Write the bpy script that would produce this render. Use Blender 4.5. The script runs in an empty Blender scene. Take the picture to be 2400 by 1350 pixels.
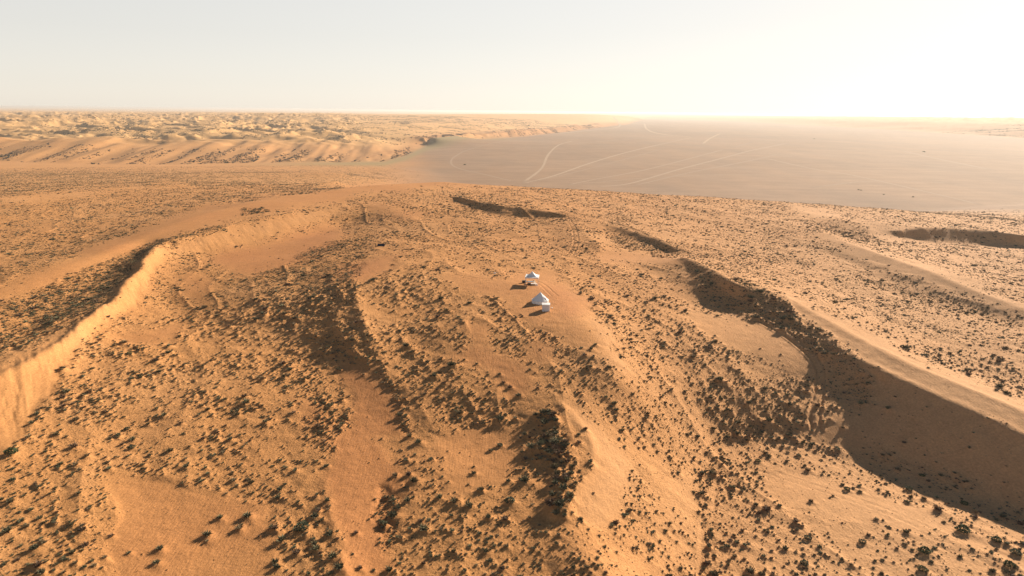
import bpy, math, random
import numpy as np
from mathutils import Matrix, Vector

# ------------------------------------------------------------------ camera, sky, sun, exposure
SC = bpy.context.scene
COL = SC.collection
CAMZ = 48.0
PITCH = math.radians(14.54)
ROLL = math.radians(0.573)
FOC = 1600.0                                   # focal length in pixels of the 2400 px wide photograph
fwd = np.array([0, math.cos(PITCH), -math.sin(PITCH)])
r0 = np.array([1.0, 0, 0]); u0 = np.array([0, math.sin(PITCH), math.cos(PITCH)])
right = r0 * math.cos(ROLL) + u0 * math.sin(ROLL)
up = -r0 * math.sin(ROLL) + u0 * math.cos(ROLL)
cam_d = bpy.data.cameras.new('camera'); cam = bpy.data.objects.new('camera', cam_d); COL.objects.link(cam)
cam_d.sensor_width = 36.0; cam_d.lens = FOC / 2400 * 36
cam_d.clip_start = 1.0; cam_d.clip_end = 200000.0
M = Matrix(((right[0], up[0], -fwd[0], 0), (right[1], up[1], -fwd[1], 0), (right[2], up[2], -fwd[2], CAMZ), (0, 0, 0, 1)))
cam.matrix_world = M
SC.camera = cam

SUN_AZ = math.radians(44.0)                    # from +Y towards +X
SUN_EL = math.radians(22.0)
sun_d = bpy.data.lights.new('sun', 'SUN'); sun = bpy.data.objects.new('sun', sun_d); COL.objects.link(sun)
sun_d.energy = 5.0; sun_d.angle = math.radians(0.53); sun_d.color = (1.0, 0.865, 0.70)
sdir = Vector((math.sin(SUN_AZ) * math.cos(SUN_EL), math.cos(SUN_AZ) * math.cos(SUN_EL), math.sin(SUN_EL)))
sun.rotation_euler = sdir.to_track_quat('Z', 'Y').to_euler()
sun.location = (0, 0, 200)
W = bpy.data.worlds.new('World'); SC.world = W; W.use_nodes = True
wn, wl = W.node_tree.nodes, W.node_tree.links
bg = wn['Background']
sky = wn.new('ShaderNodeTexSky'); sky.sky_type = 'NISHITA'; sky.sun_disc = False
sky.sun_elevation = SUN_EL; sky.sun_rotation = SUN_AZ
sky.altitude = 0; sky.air_density = 1.0; sky.dust_density = 0.3; sky.ozone_density = 1.0
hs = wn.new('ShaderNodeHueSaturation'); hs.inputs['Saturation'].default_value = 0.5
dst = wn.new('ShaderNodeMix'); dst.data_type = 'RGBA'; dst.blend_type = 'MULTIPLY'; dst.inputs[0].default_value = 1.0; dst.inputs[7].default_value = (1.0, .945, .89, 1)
gm = wn.new('ShaderNodeGamma'); gm.inputs['Gamma'].default_value = 0.36   # colour grade that evens out the sky brightness
wl.new(sky.outputs[0], gm.inputs['Color']); wl.new(gm.outputs[0], hs.inputs['Color']); wl.new(hs.outputs[0], dst.inputs[6]); tcw = wn.new('ShaderNodeTexCoord'); sepw = wn.new('ShaderNodeSeparateXYZ'); mrw = wn.new('ShaderNodeMapRange')   # sky above the view is dimmed to cut fill and deepen ground shadows
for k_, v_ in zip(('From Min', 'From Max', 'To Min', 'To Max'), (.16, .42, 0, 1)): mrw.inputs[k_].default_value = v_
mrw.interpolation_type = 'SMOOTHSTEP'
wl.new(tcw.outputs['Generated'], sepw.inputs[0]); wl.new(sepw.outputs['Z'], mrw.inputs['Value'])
low_sky = wn.new('ShaderNodeVectorMath'); low_sky.operation = 'SCALE'; low_sky.inputs['Scale'].default_value = 1.55; wl.new(dst.outputs[2], low_sky.inputs[0])
clear = wn.new('ShaderNodeVectorMath'); clear.operation = 'SCALE'; clear.inputs['Scale'].default_value = .22; wl.new(sky.outputs[0], clear.inputs[0])  # upper sky scaled down, added dimming outside the view
mixw = wn.new('ShaderNodeMix'); mixw.data_type = 'RGBA'; wl.new(mrw.outputs[0], mixw.inputs[0]); wl.new(low_sky.outputs[0], mixw.inputs[6]); wl.new(clear.outputs[0], mixw.inputs[7])
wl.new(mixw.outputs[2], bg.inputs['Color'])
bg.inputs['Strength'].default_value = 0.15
SC.view_settings.view_transform = 'Standard'; SC.view_settings.look = 'None'
SC.view_settings.exposure = 0.97; SC.view_settings.gamma = 1.0
SC.cycles.volume_bounces = 0
SC.cycles.max_bounces = 5

rng = np.random.default_rng(7)

# ------------------------------------------------------------------ helpers
def tag(o, label=None, cat=None, group=None, kind=None):
    if label: o['label'] = label
    if cat: o['category'] = cat
    if group: o['group'] = group
    if kind: o['kind'] = kind
    return o

def at(u, v, z):
    """point at height z seen at photograph pixel (u, v)"""
    d = fwd * FOC + right * (u - 1200) + up * (675 - v)
    t = (z - CAMZ) / d[2]
    return np.array([d[0] * t, d[1] * t, z])

def project(x, y, z):
    q = np.stack([x, y, z - CAMZ], -1)
    w = np.maximum(q @ fwd, 1e-3)
    return 1200 + FOC * (q @ right) / w, 675 - FOC * (q @ up) / w

_tab = {}
def vnoise(x, y, seed=0):
    if seed not in _tab: _tab[seed] = np.random.default_rng(1000 + seed).random((256, 256)).astype(np.float32)
    T = _tab[seed]
    xf = np.floor(x); yf = np.floor(y)
    a = (x - xf).astype(np.float32); b = (y - yf).astype(np.float32)
    i = xf.astype(np.int64) & 255; j = yf.astype(np.int64) & 255
    i1 = (i + 1) & 255; j1 = (j + 1) & 255
    a = a * a * a * (a * (a * 6 - 15) + 10); b = b * b * b * (b * (b * 6 - 15) + 10)
    return (T[i, j] * (1 - a) + T[i1, j] * a) * (1 - b) + (T[i, j1] * (1 - a) + T[i1, j1] * a) * b

def fbm(x, y, octv=3, seed=0, gain=0.5):
    s = 0; amp = 1; tot = 0
    for k in range(octv):
        c, sn = math.cos(k * 1.3 + .4), math.sin(k * 1.3 + .4)
        s = s + amp * vnoise((x * c - y * sn) * 2 ** k + 17.3 * k, (x * sn + y * c) * 2 ** k + 5.1 * k, seed + k)
        tot += amp; amp *= gain
    return s / tot * 2 - 1

def sstep(a, b, x):
    t = np.clip((x - a) / (b - a), 0, 1)
    return t * t * (3 - 2 * t)

# ------------------------------------------------------------------ terrain: crest, foot and contour lines
# each line: list of (photo column, photo row, ground height in metres); 'S' = sharp crest, 'L' = soft line
LINES = [
 # big dune on the right: crest, then the basin floor at its foot
 ('S', [(1600,600,1.5),(1680,640,2),(1712,662,2),(1760,680,1.4),(1830,692,.3),(1920,740,-1.3),(2030,800,-2.3),(2150,860,-3.1),(2280,912,-3.9),(2400,962,-4.7),(2560,1040,-5.8)]),
 ('S', [(1835,715,-.6),(1860,738,-1.6),(1925,790,-2.9),(2035,852,-3.7),(2150,905,-4.3),(2280,960,-5.1),(2400,1014,-5.9),(2560,1090,-7)]),
 ('L', [(1640,1350,-13),(1650,1200,-13),(1665,1100,-13),(1700,1032,-13),(1850,1047,-13.2),(1960,1066,-13.8),(2120,1115,-14.4),(2260,1165,-14.8),(2400,1225,-15),(2600,1330,-14.6)]),
 ('L', [(2600,1500,-14),(2300,1350,-13.5),(2000,1350,-13),(1800,1350,-13)]), ('L', [(2150,1250,-13.5),(1950,1180,-13.2),(1780,1130,-13)]),
 ('L', [(1600,1500,-13),(1640,1350,-13)]),
 ('L', [(1640,695,-2.9),(1700,716,-3.5),(1760,738,-2.9),(1850,790,-3.9),(1960,870,-6.2),(2030,930,-9)]),
 ('L', [(1560,850,-5),(1650,870,-6),(1760,885,-6.8),(1900,895,-7.8),(2010,940,-9)]),
 ('L', [(1610,730,-2.7),(1720,765,-3.4),(1830,820,-4.6),(1900,870,-6.2)]),
 ('L', [(1800,600,-2.5),(2000,700,-4.6),(2100,760,-5.4),(2250,850,-7),(2400,905,-8),(2600,1000,-9)]),
 ('S', [(1860,500,-1),(1950,553,-.8),(2050,590,-1.2),(2150,625,-2),(2250,665,-3),(2400,722,-4.6),(2600,800,-6)]),
 ('L', [(1950,600,-3.6),(2100,665,-5),(2250,725,-6.4),(2400,775,-7.8)]),
 ('L', [(2250,610,-6.5),(2400,650,-8),(2600,700,-9)]),
 ('S', [(1860,492,-.8),(1960,516,-1.6),(2040,541,-3)]),
 ('L', [(1880,524,-2.6),(1950,548,-4.2),(2020,567,-5.6)]),
 ('S', [(2100,540,-2.6),(2180,533,-2),(2300,536,-2.8),(2400,550,-3.6),(2560,566,-4.6)]),
 ('L', [(2108,562,-6.3),(2180,570,-7.7),(2300,574,-8.6),(2400,580,-9),(2560,586,-8.6)]),
 # camp spur and the slope right of it
 ('L', [(1020,632,3),(1150,655,2.6),(1250,668,2.4),(1320,700,2.2),(1390,765,2),(1425,830,1.2),(1460,890,-.4)]),
 ('L', [(1230,740,1.8),(1290,760,1.7),(1360,800,1)]),
 ('L', [(1420,660,-.5),(1500,760,-2.2),(1560,850,-5)]),
 # central nose
 ('S', [(1300,925,-2.4),(1335,968,-3.4),(1388,1040,-4.9),(1376,1110,-5.8),(1335,1185,-6.6),(1325,1235,-7.3)]),
 ('L', [(1325,1235,-7.3),(1420,1350,-7.8),(1500,1500,-8.5)]),
 ('L', [(1235,950,-3.9),(1262,1010,-4.9),(1285,1090,-6.3),(1288,1160,-7.2),(1280,1235,-8.2)]),
 ('L', [(1050,1030,-7.4),(1150,1080,-7.8),(1200,1000,-7)]),
 ('L', [(1040,760,1),(1100,850,-1.6),(1120,940,-4.6),(1130,1000,-6.8)]),
 ('L', [(1000,1350,-9),(1200,1350,-9),(1300,1350,-8.6)]), ('L', [(1000,1500,-9.5),(1300,1500,-9)]),
 # long crest left of the centre, its dark slope and the corridor
 ('S', [(815,640,2),(842,720,1),(872,800,-1.1),(905,850,-2.8),(950,915,-4.9),(970,960,-6)]),
 ('L', [(970,960,-6),(1000,1020,-6.6),(1000,1100,-6.8),(960,1200,-7.8)]),
 ('L', [(560,690,-1.6),(640,765,-3.4),(740,845,-5.6),(830,910,-6),(905,1000,-7.3),(925,1100,-8),(895,1200,-9),(880,1350,-9.5),(880,1500,-10)]),
 ('L', [(920,700,.7),(965,800,-1.8),(1000,880,-3.8),(1015,950,-5.6)]),
 # left field
 ('L', [(430,720,-4.6),(480,800,-5.2),(350,900,-6.6),(300,1000,-7.4),(200,1200,-8.6),(50,1350,-9.4)]),
 ('L', [(620,900,-6),(600,1000,-7.4),(560,1100,-8.6)]), ('L', [(280,1130,-9.2),(420,1220,-10),(550,1300,-10.2),(500,1500,-10.4)]),
 ('S', [(762,1120,-7.9),(772,1200,-8.2),(790,1260,-8.2),(812,1350,-8.4),(830,1500,-8.6)]),
 ('L', [(700,1150,-8.9),(700,1250,-9.4),(690,1350,-9.8)]),
 # left crest with its bright sun-side slope
 ('S', [(800,478,3),(640,508,3),(520,532,2.8),(440,555,2.4),(378,570,2),(340,605,1.9),(334,624,1.6),(290,662,1.5),(284,684,1.1),(212,735,.5),(160,785,.1),(90,832,-.2),(20,872,-.4),(-200,980,-1)]),
 ('L', [(830,520,-1),(760,545,-1.8),(640,575,-2),(520,594,-2.2),(420,610,-2.2),(372,655,-2.8),(342,712,-3.6),(265,770,-4.2),(195,845,-5),(145,905,-5.5),(90,990,-6.1),(20,1090,-6.8),(-200,1230,-8)]),
 ('L', [(-150,850,-3),(50,790,-2.8),(150,730,-2.8),(235,675,-2.9),(290,620,-2.4),(350,572,-.4)]),
 ('L', [(-150,730,-1),(0,682,-.2),(150,626,.4),(300,570,1.2),(420,520,2.2),(560,480,3),(700,456,3.6),(900,432,3.8),(1050,425,3.4)]),
 ('L', [(-150,640,-3),(0,610,-3),(200,562,-2.8),(330,515,-2),(480,475,-1)]),
 ('L', [(-200,540,-4.5),(0,530,-4.5),(250,500,-4.5),(450,460,-4.5)]),
 ('S', [(-200,480,-4),(0,466,-4),(150,455,-5),(250,442,-6),(420,430,-7.5)]),
 ('L', [(-200,450,-12),(100,440,-12),(400,424,-13)]),
 ('S', [(650,445,-5),(720,436,-6),(790,424,-9)]),
 ('L', [(-300,420,-24),(0,414,-24),(400,408,-24),(800,402,-26)]),
 ('L', [(-300,396,-40),(0,394,-40),(400,394,-41),(800,393,-42),(950,398,-46)]),
 # middle field
 ('L', [(650,600,-2),(760,585,-.8),(860,560,1)]), ('L', [(900,560,2),(1000,600,2.8),(940,640,2)]),
 ('L', [(900,480,3.6),(980,520,2.6),(1100,560,1.2),(1220,600,1.2)]),
 ('S', [(1040,455,4),(1085,464,4.8),(1150,478,5),(1240,490,4.6),(1325,504,3.4)]),
 ('L', [(1062,467,3.2),(1110,488,2.3),(1180,508,1.6),(1265,516,1.2),(1322,513,1.8)]),
 ('S', [(1340,515,3),(1372,545,2.4),(1405,582,1.6)]), ('L', [(1420,600,-.4),(1520,606,-1.4)]),
 ('L', [(1290,560,.6),(1340,600,.6),(1400,640,.2)]),
 ('S', [(1400,520,2.2),(1500,547,1.2),(1580,580,.4)]), ('L', [(1430,545,0),(1520,577,-1.4),(1590,604,-2)]),
 ('L', [(1560,640,-2.4),(1610,690,-3.4)]),
 ('L', [(1600,500,.2),(1750,530,-1.6),(1850,570,-2.4)]),
 # rim above the gravel plain
 ('L', [(1050,428,3.2),(1150,433,2.8),(1250,438,2),(1450,450,1),(1600,458,0),(1800,470,-1.4),(2000,484,-3),(2200,502,-5),(2400,520,-7),(2600,545,-9)]),
 # escarpment of the dune massif behind, base and crest
 ('L', [(-300,372,-50),(0,377,-50),(150,384,-50),(400,385,-50),(700,380,-50),(900,378,-50),(955,362,-50),(1000,343,-50),(1100,331,-50),(1230,320,-50),(1330,309,-50),(1400,300,-50),(1470,292,-50),(1510,284,-50),(1520,279,-50)]),
 ('S', [(-300,330,-22),(0,324,-20),(120,329,-23),(240,322,-19),(330,326,-22),(500,318,-18),(640,313,-16),(700,310,-15),(800,315,-18),(870,308,-17),(960,316,-25),(1020,322,-25),(1100,314,-29),(1200,307,-31),(1290,299,-32),(1380,293,-34),(1440,286,-36),(1480,281,-40)]),
 ('L', [(-300,300,-16),(0,300,-14),(400,296,-12),(800,294,-7),(1000,291,-10),(1200,283,-9),(1350,279,-8),(1430,276,-8)]),
 ('L', [(-300,277,-4),(0,278,0),(300,276,2),(600,278,4),(900,276,6),(1050,271,14),(1200,268.5,20),(1350,267.5,24),(1430,269,16),(1480,272,0)]),
]
HWORLD = []                                     # lines given by metres: (x, y, z)
# foot of the rim on the plain side
rim = [at(*p) for p in [(1150,433,2.8),(1250,438,2),(1450,450,1),(1600,458,0),(1800,470,-1.4),(2000,484,-3),(2200,502,-5),(2400,520,-7),(2600,545,-9)]]
HWORLD.append([(p[0] * g_, p[1] * g_, -50.0) for g_, p in zip((1.42, 1.42, 1.42, 1.46, 1.55, 1.7, 1.95, 2.2, 2.3), rim)])
for t_ in (.15, .3, .5, .75):                   # even apron on the right, where the dunes run out onto the plain
    HWORLD.append([(p[0] * (1 + (g_ - 1) * t_), p[1] * (1 + (g_ - 1) * t_), p[2] + (-50 - p[2]) * t_ ** 1.0) for g_, p in zip((1.55, 1.7, 1.95, 2.2, 2.3), rim[4:])])
HWORLD.append([tuple(at(1000, 400, -50)), tuple(at(1060, 410, -50)), (rim[0][0] * 1.42, rim[0][1] * 1.42, -50.0)])
HWORLD.append([(a, b, -50.0) for a, b in ((700, 900), (1200, 1100), (3500, 2200))])
# far massif on the right of the plain
rb = [at(1560, 279, -50), at(1700, 284, -50), at(1850, 292, -50), at(2000, 300, -50), at(2200, 312, -50), at(2400, 324, -50), at(2700, 345, -50)]
HWORLD.append([tuple(p) for p in rb])
HWORLD.append([(p[0] * 1.12, p[1] * 1.12, z) for p, z in zip(rb, (-38, -22, -4, 2, 4, 6, 6))])
HWORLD.append([(p[0] * 1.5, p[1] * 1.5, z) for p, z in zip(rb, (-30, -5, 12, 20, 24, 26, 26))])

AZ0, AZ1, DA = -1.05, 1.05, .004
L0, L1 = math.log(42.0), math.log(70000.0)
NA = int((AZ1 - AZ0) / DA) + 1; NL = int((L1 - L0) / DA) + 1
con = np.zeros((NL, NA), np.float64); cnt = np.zeros((NL, NA)); shp = np.zeros((NL, NA), np.float32)
def raster(p, q, sharp):
    n = max(3, int(3 * np.hypot(*(q - p)[:2]) / (DA * min(np.hypot(*p[:2]), np.hypot(*q[:2])))))
    t = np.linspace(0, 1, n)[:, None]; s = p + (q - p) * t
    a = np.arctan2(s[:, 0], s[:, 1]); l = np.log(np.hypot(s[:, 0], s[:, 1]))
    i = np.round((l - L0) / DA).astype(int); j = np.round((a - AZ0) / DA).astype(int)
    ok = (i >= 0) & (i < NL) & (j >= 0) & (j < NA)
    np.add.at(con, (i[ok], j[ok]), s[ok, 2]); np.add.at(cnt, (i[ok], j[ok]), 1)
    if sharp: shp[i[ok], j[ok]] = 1
def smooth_line(P):
    P = np.array(P, float)
    if len(P) < 3: return P
    out = [P[0]]
    E = np.vstack([2 * P[0] - P[1], P, 2 * P[-1] - P[-2]])
    for k in range(1, len(E) - 2):
        for t in (.25, .5, .75, 1.0):
            a, b, c, d = E[k - 1], E[k], E[k + 1], E[k + 2]
            out.append(.5 * (2 * b + (c - a) * t + (2 * a - 5 * b + 4 * c - d) * t * t + (3 * b - a - 3 * c + d) * t ** 3))
    return np.array(out)
for kind, P in LINES:
    P = [(u, v, z * (1 - .27 * float(sstep(760, 900, v)) * float(1 - sstep(1560, 1600, u))) if z < 0 else z) for u, v, z in P]
    S = smooth_line([at(*p) for p in P])
    for a, b in zip(S[:-1], S[1:]): raster(a, b, kind == 'S')
    if P[0][:2] == (-300, 330): CREST = S
for P in HWORLD:
    S = [np.array(p, float) for p in P]
    for a, b in zip(S[:-1], S[1:]): raster(a, b, False)
for f_, dz in ((1.07, -7), (1.12, -7)):
    S = [np.array((p[0] * f_, p[1] * f_, p[2] + dz)) for p in CREST[:-8]]
    for a, b in zip(S[:-1], S[1:]): raster(a, b, False)
# outer border: a low plateau towards the horizon
con[-300:, :] = -18; cnt[-300:, :] = 1
fixed = cnt > 0; con[fixed] /= cnt[fixed]

def solve(con, fixed, lv):
    if lv == 0 or min(con.shape) < 24:
        z = np.where(fixed, con, con[fixed].mean() if fixed.any() else 0); it = 1500
    else:
        h, w = (con.shape[0] + 1) // 2 * 2, (con.shape[1] + 1) // 2 * 2
        c = np.zeros((h, w)); f = np.zeros((h, w))
        c[:con.shape[0], :con.shape[1]] = con * fixed; f[:con.shape[0], :con.shape[1]] = fixed
        c = c.reshape(h // 2, 2, w // 2, 2).sum((1, 3)); f = f.reshape(h // 2, 2, w // 2, 2).sum((1, 3))
        zc = solve(np.where(f > 0, c / np.maximum(f, 1), 0), f > 0, lv - 1)
        z = np.repeat(np.repeat(zc, 2, 0), 2, 1)[:con.shape[0], :con.shape[1]]
        z = np.where(fixed, con, z); it = 70
    for _ in range(it):
        p = np.pad(z, 1, mode='edge')
        z = np.where(fixed, con, .25 * (p[:-2, 1:-1] + p[2:, 1:-1] + p[1:-1, :-2] + p[1:-1, 2:]))
    return z
Z0 = solve(con, fixed, 5)
def blur(a, s):
    k = np.exp(-.5 * (np.arange(-3 * s, 3 * s + 1) / s) ** 2); k /= k.sum()
    r = len(k) // 2
    p = np.pad(a, ((r, r), (0, 0)), mode='edge'); o = sum(k[i] * p[i:i + a.shape[0]] for i in range(len(k)))
    p = np.pad(o, ((0, 0), (r, r)), mode='edge'); return sum(k[i] * p[:, i:i + a.shape[1]] for i in range(len(k)))
wS = np.clip(blur(shp, 2) * 4.5, 0, 1)
farw = sstep(200, 300, np.exp(L0 + DA * np.arange(NL)))[:, None]
Z0 = (blur(Z0, 5) * (1 - farw) + blur(Z0, 2) * farw) * (1 - wS) + (blur(Z0, 1) * (1 - farw) + Z0 * farw) * wS
Z0 = Z0.astype(np.float32)

# ------------------------------------------------------------------ cover maps painted as regions of the ground
lgrid = L0 + DA * np.arange(NL); agrid = AZ0 + DA * np.arange(NA)
RG = np.exp(lgrid)[:, None]; XG = RG * np.sin(agrid)[None]; YG = RG * np.cos(agrid)[None]
UG, VG = project(XG, YG, Z0)
nearG = RG < 1600
# ragged borders: the regions are looked up at slightly displaced ground points
wob = 900.0 / np.maximum(RG, 60)
WU = UG + wob * 4.0 * fbm(XG / 9, YG / 9, 3, 40, .6); WV = VG + wob * 2.4 * fbm(XG / 9, YG / 9, 3, 50, .6)
def region(poly, soft=8):
    P = np.array(poly, float)
    x0, x1 = P[:, 0].min() - 40, P[:, 0].max() + 40; y0, y1 = P[:, 1].min() - 40, P[:, 1].max() + 40
    m = (WU > x0) & (WU < x1) & (WV > y0) & (WV < y1) & nearG
    x, y = WU[m], WV[m]
    ins = np.zeros(len(x), bool); d = np.full(len(x), 1e9)
    for a, b in zip(P, np.roll(P, -1, 0)):
        cr = ((a[1] > y) != (b[1] > y)) & (x < (b[0] - a[0]) * (y - a[1]) / (b[1] - a[1] + 1e-9) + a[0]); ins ^= cr
        e = b - a; t = np.clip(((x - a[0]) * e[0] + (y - a[1]) * e[1]) / (e @ e + 1e-9), 0, 1)
        d = np.minimum(d, np.hypot(x - a[0] - t * e[0], y - a[1] - t * e[1]))
    out = np.zeros(WU.shape, np.float32); out[m] = sstep(-soft, soft, np.where(ins, d, -d)); return out
def band(line, w0, soft=8):
    P = np.array(line, float); out = np.zeros(WU.shape, np.float32)
    m = (WU > P[:, 0].min() - 60) & (WU < P[:, 0].max() + 60) & (WV > P[:, 1].min() - 60) & (WV < P[:, 1].max() + 60) & nearG
    x, y = WU[m], WV[m]; d = np.full(len(x), 1e9)
    for a, b in zip(P[:-1], P[1:]):
        e = b - a; t = np.clip(((x - a[0]) * e[0] + (y - a[1]) * e[1]) / (e @ e + 1e-9), 0, 1)
        d = np.minimum(d, np.hypot(x - a[0] - t * e[0], y - a[1] - t * e[1]))
    out[m] = 1 - sstep(w0, w0 + soft, d); return out
DENS = np.full((NL, NA), .55, np.float32)      # shrub cover 0..1
RED = np.zeros((NL, NA), np.float32)           # coarse red sand of the deflation hollows
SIZE = np.ones((NL, NA), np.float32)
def setd(mask, val): DENS[:] = DENS * (1 - mask) + val * mask
# bare ground (region, remaining cover, redness)
BARE = [
 ([(-150,740),(0,672),(150,612),(260,562),(380,516),(500,478),(640,455),(800,437),(1000,421),(1060,423),(1180,433),(1000,440),(860,452),(800,470),(690,488),(560,512),(430,545),(330,580),(240,616),(120,660),(0,700),(-150,770)], .0, .45),
 ([(380,570),(345,600),(335,624),(292,662),(284,684),(212,735),(150,785),(80,830),(0,868),(-100,920),(-100,1120),(20,1070),(60,1000),(95,950),(130,905),(160,840),(210,790),(250,745),(325,720),(345,680),(350,640),(400,590)], .03, .05),
 ([(400,565),(520,540),(640,515),(760,488),(800,482),(770,510),(640,550),(520,588),(410,592)], .06, -.2),
 ([(500,598),(560,578),(650,558),(770,525),(800,530),(790,570),(720,612),(640,645),(560,648),(510,625)], .06, .9),
 ([(800,612),(930,600),(920,625),(860,665),(790,660)], .05, .9),
 ([(410,655),(470,640),(500,670),(470,715),(420,700)], .25, .5),
 ([(260,790),(420,760),(400,800),(300,815)], .12, .6),
 ([(250,1105),(360,1120),(450,1150),(560,1165),(640,1190),(655,1260),(610,1330),(560,1400),(250,1400),(235,1300),(265,1220)], .09, .5),
 ([(800,860),(860,870),(910,900),(935,960),(950,1010),(930,1100),(905,1180),(890,1260),(900,1400),(820,1400),(800,1300),(770,1210),(755,1130),(765,1040),(815,1000),(825,930)], .10, 1),
 ([(700,930),(760,950),(790,1000),(740,1010),(690,970)], .1, .7),
 ([(1010,1015),(1090,1000),(1200,1010),(1240,1060),(1200,1125),(1110,1150),(1040,1165),(1015,1110),(1000,1050)], .07, .35),
 ([(1105,758),(1150,768),(1175,830),(1235,858),(1260,910),(1200,935),(1130,860),(1060,845),(1110,800)], .05, .8),
 ([(1250,780),(1300,800),(1290,850),(1230,840)], .2, .8),
 ([(1030,636),(1150,648),(1200,640),(1300,636),(1335,680),(1385,740),(1425,800),(1440,850),(1350,815),(1270,765),(1225,738),(1170,700),(1080,672),(1020,655)], .0, .35),
 ([(1275,655),(1330,672),(1372,705),(1380,735),(1330,745),(1300,715),(1270,690)], 0, 1),
 ([(1340,690),(1385,735),(1440,820),(1470,880),(1440,870),(1400,790)], .03, -.4),
 ([(1600,722),(1700,742),(1850,780),(1900,850),(1945,895),(1870,872),(1780,832),(1700,812),(1640,782)], .06, .1),
 ([(1840,690),(1950,736),(2060,790),(2150,835),(2260,880),(2400,935),(2560,1000),(2560,1150),(2400,1030),(2250,960),(2160,930),(2100,880),(2050,850),(1950,790),(1860,730)], .0, -.2),
 ([(2050,870),(2160,910),(2400,1000),(2600,1100),(2600,1350),(2400,1180),(2200,1100),(2050,1060),(1900,1040),(1860,1010),(1990,980),(2040,930)], .14, .3),
 ([(1790,1115),(1900,1110),(2030,1150),(2200,1210),(2400,1290),(2400,1340),(2200,1260),(2080,1230),(1950,1210),(1850,1190)], .08, .0),
 ([(1290,925),(1340,960),(1400,1000),(1450,1045),(1495,1090),(1455,1190),(1400,1250),(1345,1210),(1350,1140),(1385,1090),(1375,1040),(1325,985)], .02, -.4),
 ([(1400,592),(1500,590),(1610,612),(1600,628),(1500,615),(1410,612)], .03, .5),
 ([(1840,478),(1940,492),(1990,512),(1900,508)], .05, -.3),
 ([(1940,552),(2050,582),(2160,618),(2260,660),(2400,712),(2400,730),(2240,680),(2130,640),(2030,606)], .03, -.3),
 ([(2025,522),(2105,540),(2118,572),(2050,558)], .2, -.3),
 ([(860,470),(1000,500),(980,512),(880,500)], .15, .6),
 ([(0,462),(150,450),(260,436),(430,428),(430,434),(280,446),(180,462),(0,478)], .08, -.1),
 ([(1455,1350),(1500,1250),(1600,1080),(1660,1090),(1650,1350)], .35, .0),
 ([(880,1010),(1010,1030),(1010,1120),(960,1230),(920,1230),(930,1100)], .3, .1),
]
for P, dv, rd in BARE:
    m = region(P, 11); setd(m, dv); RED[:] = RED * (1 - m) + rd * m
RED = blur(RED, 3)
FLUTE = region([(345,600),(292,662),(212,735),(150,785),(80,830),(0,868),(-100,920),(-100,1120),(20,1070),(95,950),(160,840),(250,745),(325,720),(350,640)], 8)
FLUTE = np.maximum(FLUTE, .5 * region([(400,565),(520,540),(760,488),(800,482),(770,510),(640,550),(520,588),(410,592)], 6))
DENSE = [
 ([(600,655),(780,560),(860,560),(840,700),(860,790),(885,850),(820,860),(720,800),(620,730)], .95, .9),
 ([(1245,970),(1290,975),(1330,1060),(1340,1140),(1320,1230),(1275,1210),(1290,1130),(1270,1050)], 1.3, 1.5),
 ([(1620,620),(1700,650),(1820,700),(1900,760),(1990,830),(2060,900),(2030,960),(1940,850),(1830,770),(1720,735),(1640,700)], 1.1, 1.1),
 ([(180,650),(300,605),(380,575),(300,640),(240,700),(170,760),(60,820),(0,830),(0,720)], 1.0, 1.1),
 ([(1700,860),(1900,880),(1880,1000),(1720,1020),(1650,960)], .8, 1.0),
 ([(300,980),(100,960),(180,890),(240,930)], .8, 1.0),
 ([(740,900),(820,930),(820,1000),(760,1060),(700,1000)], .8, 1.0),
 ([(1430,545),(1570,578),(1560,600),(1450,575)], 1.0, 1.0),
 ([(1890,505),(2040,555),(2030,572),(1900,530)], .9, .9),
 ([(2000,640),(2200,690),(2400,750),(2400,775),(2200,715),(2020,665)], .95, 1.0),
 ([(1060,462),(1320,510),(1280,515),(1100,495)], .9, .9),
 ([(890,1140),(920,1150),(910,1260),(880,1290),(860,1240)], 1.0, 1.1),
 ([(1480,880),(1640,900),(1650,1050),(1560,1150),(1480,1350),(1440,1350),(1490,1150),(1500,1050)], .62, .8),
 ([(1690,1030),(1950,1050),(2150,1110),(2300,1190),(2400,1240),(2400,1310),(2100,1180),(1900,1100),(1700,1080)], .42, .95),
 ([(1680,1200),(1900,1220),(2100,1260),(2400,1350),(1700,1350)], .45, 1.0),
 ([(0,404),(600,400),(1000,404),(800,430),(0,440)], .6, .8),
 ([(-300,366),(600,366),(960,366),(1000,398),(700,404),(-300,402)], .3, .7),
]
for P, dv, sz in DENSE:
    m = region(P, 10); setd(m, dv); SIZE[:] = SIZE * (1 - m) + sz * m
for ln, w0, dv in (([(120,668),(250,625),(340,590),(430,560),(520,535)], 7, .9), ([(620,495),(575,498)], 6, .9), ([(1695,1025),(1850,1035),(1960,1062)], 5, 1.2),
                   ([(1665,1060),(1655,1200),(1680,1350)], 12, .8), ([(905,860),(930,930),(955,1000)], 7, 1.1), ([(800,437),(640,455),(500,478)], 4, .5)):
    m = band(ln, w0, 6); setd(m, dv)
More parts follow.
